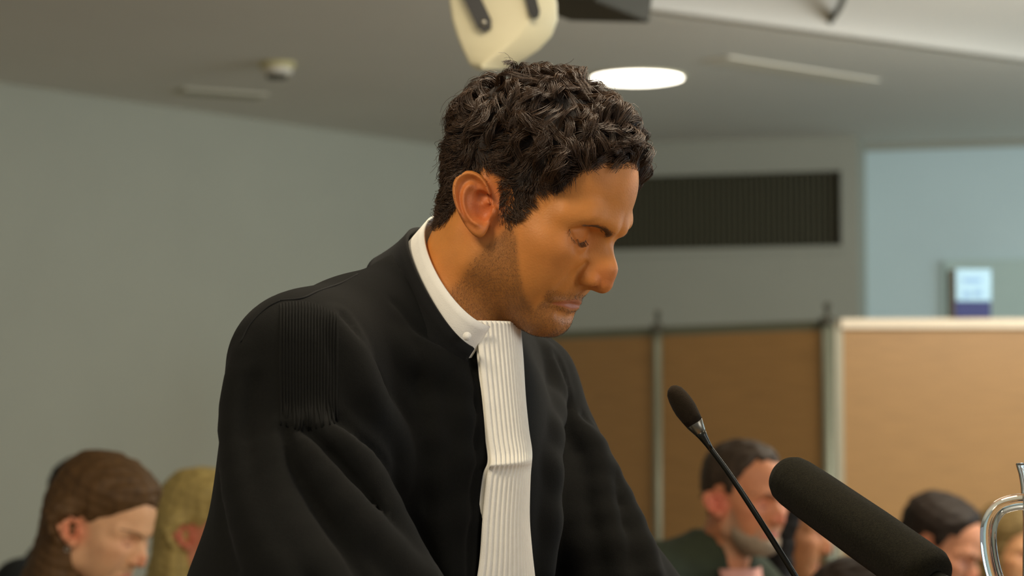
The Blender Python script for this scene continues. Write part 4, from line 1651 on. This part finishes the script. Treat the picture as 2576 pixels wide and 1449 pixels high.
def seated(idx, label, px, py, fw, yaw, pitch, roll, scale, skin, beard, lips, flush, hair_geo, hair_mat, cloth_mat, extra_parts=None, body_yaw=None, sh_w=0.19, group='people seated behind the speaker', drop=0.165, far_drop=0.0):
    O = at(px, py, fw)
    R = frame_axes(math.radians(yaw), math.radians(pitch), math.radians(roll)) * scale
    pe = group_at('person', (O[0], O[1], 0.0), label, 'person', group)
    wm = 'woman' in label.split('hidden behind')[0]
    bv, bq = (WV, WQ) if wm else (LV, LQ)
    me_col, _ = skin_tint(bv, skin, beard, lips, flush)
    b = put('body', bv @ R.T + O, bq, M['skin'], pe)
    set_tint(b.data, me_col)
    if hair_geo is not None:
        put('hair', hair_geo[0] @ R.T + O, hair_geo[1], hair_mat, pe)
    for sgn in (-1, 1):
        path = on_low(np.array([(0.099, 0.011 * sgn, 0.027), (0.090, 0.033 * sgn, 0.036), (0.068, 0.050 * sgn, 0.030)]))
        V, Fc = tube_geo(spline(path, 14) @ R.T + O, (0.0009 if wm else 0.0020) * scale, 6)
        put('eyebrow', V, Fc, hair_mat, pe)
        lpth = on_low(np.array([(0.085, 0.020 * sgn, 0.007), (0.089, 0.030 * sgn, 0.006), (0.080, 0.043 * sgn, 0.010)]))
        V, Fc = tube_geo(spline(lpth, 12) @ R.T + O, 0.0013 * scale, 6)
        put('eyelashes', V, Fc, M['hair_under'], pe)
    # clothing: torso, arms and lap
    by = math.radians(body_yaw if body_yaw is not None else yaw)
    f_ = np.array([math.cos(by), -math.sin(by), 0]); l_ = np.array([math.sin(by), math.cos(by), 0])
    nb_ = np.array([-0.045, 0, -0.165]) @ R.T + O
    nb_[2] += 0.165 - drop
    shz = nb_ - UP * 0.055 - f_ * 0.01
    sl, sr = shz + l_ * sh_w - UP * far_drop, shz - l_ * sh_w
    hip = np.array([shz[0] - f_[0] * 0.04, shz[1] - f_[1] * 0.04, 0.55])

    def cs(p):
        p = np.asarray(p, np.float32)
        d = cone(p, shz - UP * 0.16, hip, 0.125, 0.15)
        d = smin(d, cone(p, nb_ - UP * 0.02, sl, 0.055, 0.056), 0.05)
        d = smin(d, cone(p, nb_ - UP * 0.02, sr, 0.055, 0.056), 0.05)
        for s_ in (sl, sr):
            d = smin(d, cone(p, s_, s_ - UP * 0.29 + f_ * 0.03, 0.056, 0.046), 0.03)
        # neckline: open wedge in front
        d = smax(d, -cone(p, nb_ + f_ * 0.02 + UP * 0.05, nb_ + f_ * 0.085 - UP * 0.06, 0.062, 0.02), 0.012)
        d = d + (0.003 * lownoise(p, 24, idx)).astype(np.float32)
        return smax(d, 0.425 - p[:, 2], 0.005)
    lo_ = np.minimum(np.minimum(sl, sr), hip) - 0.30; hi_ = np.maximum(np.maximum(sl, sr), hip) + 0.22
    lo_[2] = 0.38; hi_[2] = nb_[2] + 0.10
    V, Q = surface(cs, lo_, hi_, 0.011, 1)
    put('clothing', V, Q, cloth_mat, pe)
    if extra_parts: extra_parts(pe, R, O, f_, l_, nb_)
    # the chair it sits on
    sx, sy = hip[0], hip[1]
    return pe, hip, by


def on_low(q):
    q = np.asarray(q, float)
    for _ in range(5):
        d, g = grad(lowhead, q)
        q = q - g * d[:, None]
    return q


HXs = HX.copy()
line_short = (HX, HZ)
line_high = (np.array([-0.12, -0.05, -0.036, -0.02, 0.0, 0.010, 0.024, 0.030, 0.046, 0.055, 0.075, 0.12]), np.array([-0.04, -0.04, 0.0, 0.030, 0.028, 0.010, 0.006, 0.04, 0.070, 0.098, 0.098, 0.10]))
line_long = (np.array([-0.12, -0.03, -0.02, 0.0, 0.012, 0.03, 0.05, 0.070, 0.085, 0.12]), np.array([-0.20, -0.20, -0.03, 0.030, 0.020, 0.030, 0.045, 0.068, 0.082, 0.086]))

g_short = hair_shell(lambda p: 0.003 + 0.008 * sstep(0.03, 0.10, p[:, 2]), line_short)
line_mid = (HX, np.where(HX > 0.026, HZ + 0.016, HZ))
g_mid = hair_shell(lambda p: 0.003 + 0.010 * sstep(0.03, 0.10, p[:, 2]), line_mid)
g_reced = hair_shell(lambda p: 0.003 + 0.008 * sstep(0.03, 0.10, p[:, 2]), line_high)


def long_extra(p, d):
    q = p.copy(); q[:, 1] = np.abs(q[:, 1])
    e = cone(q, (-0.046, 0.022, 0.02), (-0.014, 0.030, -0.16), 0.056, 0.052)
    e = smin(e, cone(q, (-0.040, 0.058, -0.01), (0.000, 0.062, -0.18), 0.024, 0.028), 0.03)
    return smin(d, e, 0.03)


def long_front(p, d):
    q = p.copy(); q[:, 1] = np.abs(q[:, 1])
    d = long_extra(p, d)
    e = cone(q, (0.020, 0.058, 0.06), (0.024, 0.070, -0.17), 0.018, 0.030)
    return smin(d, e, 0.03)


g_long = hair_shell(lambda p: 0.010 + 0.008 * sstep(0.05, 0.10, p[:, 2]), line_long, long_extra, lo=(-0.17, -0.14, -0.24))
g_longc = hair_shell(lambda p: 0.012 + 0.008 * sstep(0.05, 0.10, p[:, 2]), line_long, long_front, lo=(-0.17, -0.14, -0.24), earclear=False)


def hmat(n, rgb): return material(n, rgb, 0.62, noise=0.25, nscale=14, stretch=(7, 7, 1.0), spec=0.25)


H_brown = hmat('warm_brown_hair', (84, 60, 32)); H_blonde = hmat('blonde_hair', (168, 146, 86)); H_black = hmat('black_hair', (26, 22, 18))
H_dark = hmat('dark_short_hair', (40, 30, 22)); H_fawn = hmat('light_brown_hair', (120, 98, 58)); H_grey = hmat('brown_receding_hair', (58, 46, 34))
C_black = material('black_jumper', (22, 24, 22), 0.9, noise=0.1, nscale=60, bump=0.3, bscale=300)
C_green = material('dark_green_jacket', (44, 51, 31), 0.9, noise=0.12, nscale=50, bump=0.3, bscale=300)
C_pink = material('pink_shirt', (206, 150, 136), 0.85, noise=0.04, nscale=60)
C_grey = material('grey_jumper', (70, 66, 60), 0.9, noise=0.1, nscale=60)
C_navy = material('dark_blue_jumper', (34, 36, 46), 0.9, noise=0.1, nscale=60)
C_red = material('dark_red_scarf', (96, 46, 34), 0.9, noise=0.1, nscale=60)
BEARD = material('grey_beard', (142, 124, 102), 0.8, noise=0.2, nscale=120)

seats = []


def earring(pe, R, O, f_, l_, nb_):
    V, Fc = tube_geo([np.array([0.0005, -0.082 - 0.002, -0.036]) @ R.T + O + 0.004 * np.array([math.cos(a), 0, math.sin(a)]) for a in np.linspace(0, 6.2, 14)], 0.0008, 6)
    put('earring', V, Fc, M['steel'], pe)


# woman on the left, long brown hair
seats.append(seated(1, 'woman with long brown hair tucked behind her ear, at the lower left', 246, 1330, 4.0, 20, 23, 0, 0.97, (214, 164, 122), None, (186, 104, 84), (214, 120, 88), g_long, H_brown, C_black, earring))
# dark head mostly hidden behind her
seats.append(seated(2, 'dark-haired person mostly hidden behind the brown-haired woman', 214, 1290, 5.4, 10, 12, 0, 1.0, (206, 150, 108), None, (170, 98, 80), (200, 112, 84), g_short, H_black, C_black, drop=0.12))
# blonde
seats.append(seated(3, 'woman with long blonde hair partly hidden by the black gown', 508, 1345, 4.7, 12, 12, 0, 0.98, (200, 132, 98), None, (176, 92, 76), (198, 100, 74), g_long, H_blonde, C_red))


def beard_part(pe, R, O, f_, l_, nb_):
    def f(p):
        p = np.asarray(p, np.float32)
        m = p.copy(); m[:, 1] = np.abs(m[:, 1])
        base = lowhead(p)
        d = base - 0.006
        reg = smin(ell(m, (0.062, 0.0, -0.084), (0.054, 0.052, 0.044)), cone(m, (0.018, 0.055, -0.030), (0.042, 0.046, -0.066), 0.008, 0.020), 0.03)
        d = smax(d, reg, 0.012)
        d = smax(d, -(chain_dist(m, [(0.1, 0, -0.055), (0.085, 0.024, -0.055)]) - 0.012), 0.006)
        return smax(d, -(base + 0.004), 0.003)
    V, Q = surface(f, (-0.03, -0.09, -0.15), (0.12, 0.09, 0.02), 0.0036, 1)
    put('beard', V @ R.T + O, Q, BEARD, pe)
    # open shirt under the jacket
    c = nb_ + f_ * 0.062 - UP * 0.050
    Vs, Fs = [], []
    for i in range(9):
        t = i / 8
        for j in range(9):
            s_ = j / 8 * 2 - 1
            Vs.append(c - UP * 0.22 * t + l_ * s_ * (0.060 - 0.02 * t) + f_ * (0.032 + 0.05 * t - 0.035 * s_ * s_))
    for i in range(8):
        for j in range(8):
            Fs.append((i * 9 + j, (i + 1) * 9 + j, (i + 1) * 9 + j + 1, i * 9 + j + 1))
    o = put('shirt', Vs, Fs, C_pink, pe)
    md_ = o.modifiers.new('thick', 'SOLIDIFY'); md_.thickness = 0.004


seats.append(seated(4, 'man with receding hair and grey beard in a dark green jacket', 1868, 1264, 4.5, 46, 8, 0, 0.93, (198, 130, 90), (160, 138, 112), (190, 98, 90), (214, 112, 90), g_reced, H_grey, C_green, beard_part, body_yaw=50, drop=0.100, far_drop=0.10, sh_w=0.18))
seats.append(seated(5, 'woman with long black hair behind the bearded man', 1962, 1342, 5.0, 14, 8, 0, 1.04, (172, 114, 70), None, (180, 96, 78), (200, 118, 80), g_longc, H_black, C_black))
seats.append(seated(6, 'dark brown top of a head below the thick foam microphone', 2145, 1602, 3.9, 40, 20, 0, 1.0, (200, 140, 100), None, (180, 96, 78), (200, 118, 80), g_short, H_dark, C_grey))
seats.append(seated(7, 'man with short dark hair looking down, between foam microphone and jug', 2352, 1385, 5.5, 28, 24, 0, 1.05, (196, 134, 98), (140, 102, 76), (180, 96, 84), (206, 108, 84), g_mid, H_dark, C_navy))
seats.append(seated(8, 'light brown haired person seen through the jug handle', 2536, 1390, 6.3, 55, 12, 0, 0.98, (206, 150, 104), None, (180, 96, 78), (206, 118, 80), g_longc, H_fawn, C_black))


def chair_under(hip, by, i):
    f_ = np.array([math.cos(by), -math.sin(by), 0]); rz_ = -by
    names = ['brown-haired woman', 'person hidden behind the brown-haired woman', 'blonde woman', 'bearded man', 'black-haired woman', 'person below the foam microphone', 'short-haired man', 'light brown haired person']
    ch = group_at('chair', (hip[0], hip[1], 0), 'plain chair under the %s' % names[i], 'chair', 'chairs of the seated people')
    c = np.array([hip[0], hip[1], 0]) + f_ * 0.0
    box('seat', (c[0], c[1], 0.40), (0.34, 0.34, 0.04), M['desk'], ch, rz_, 0.008)
    for sx in (-0.14, 0.14):
        for sy in (-0.14, 0.14):
            q = c + f_ * sx + np.array([-f_[1], f_[0], 0]) * sy
            box('leg', (q[0], q[1], 0.19), (0.025, 0.025, 0.38), M['alu'], ch, rz_, 0.003)


for i, (pe, hip, by) in enumerate(seats):
    chair_under(hip, by, i)
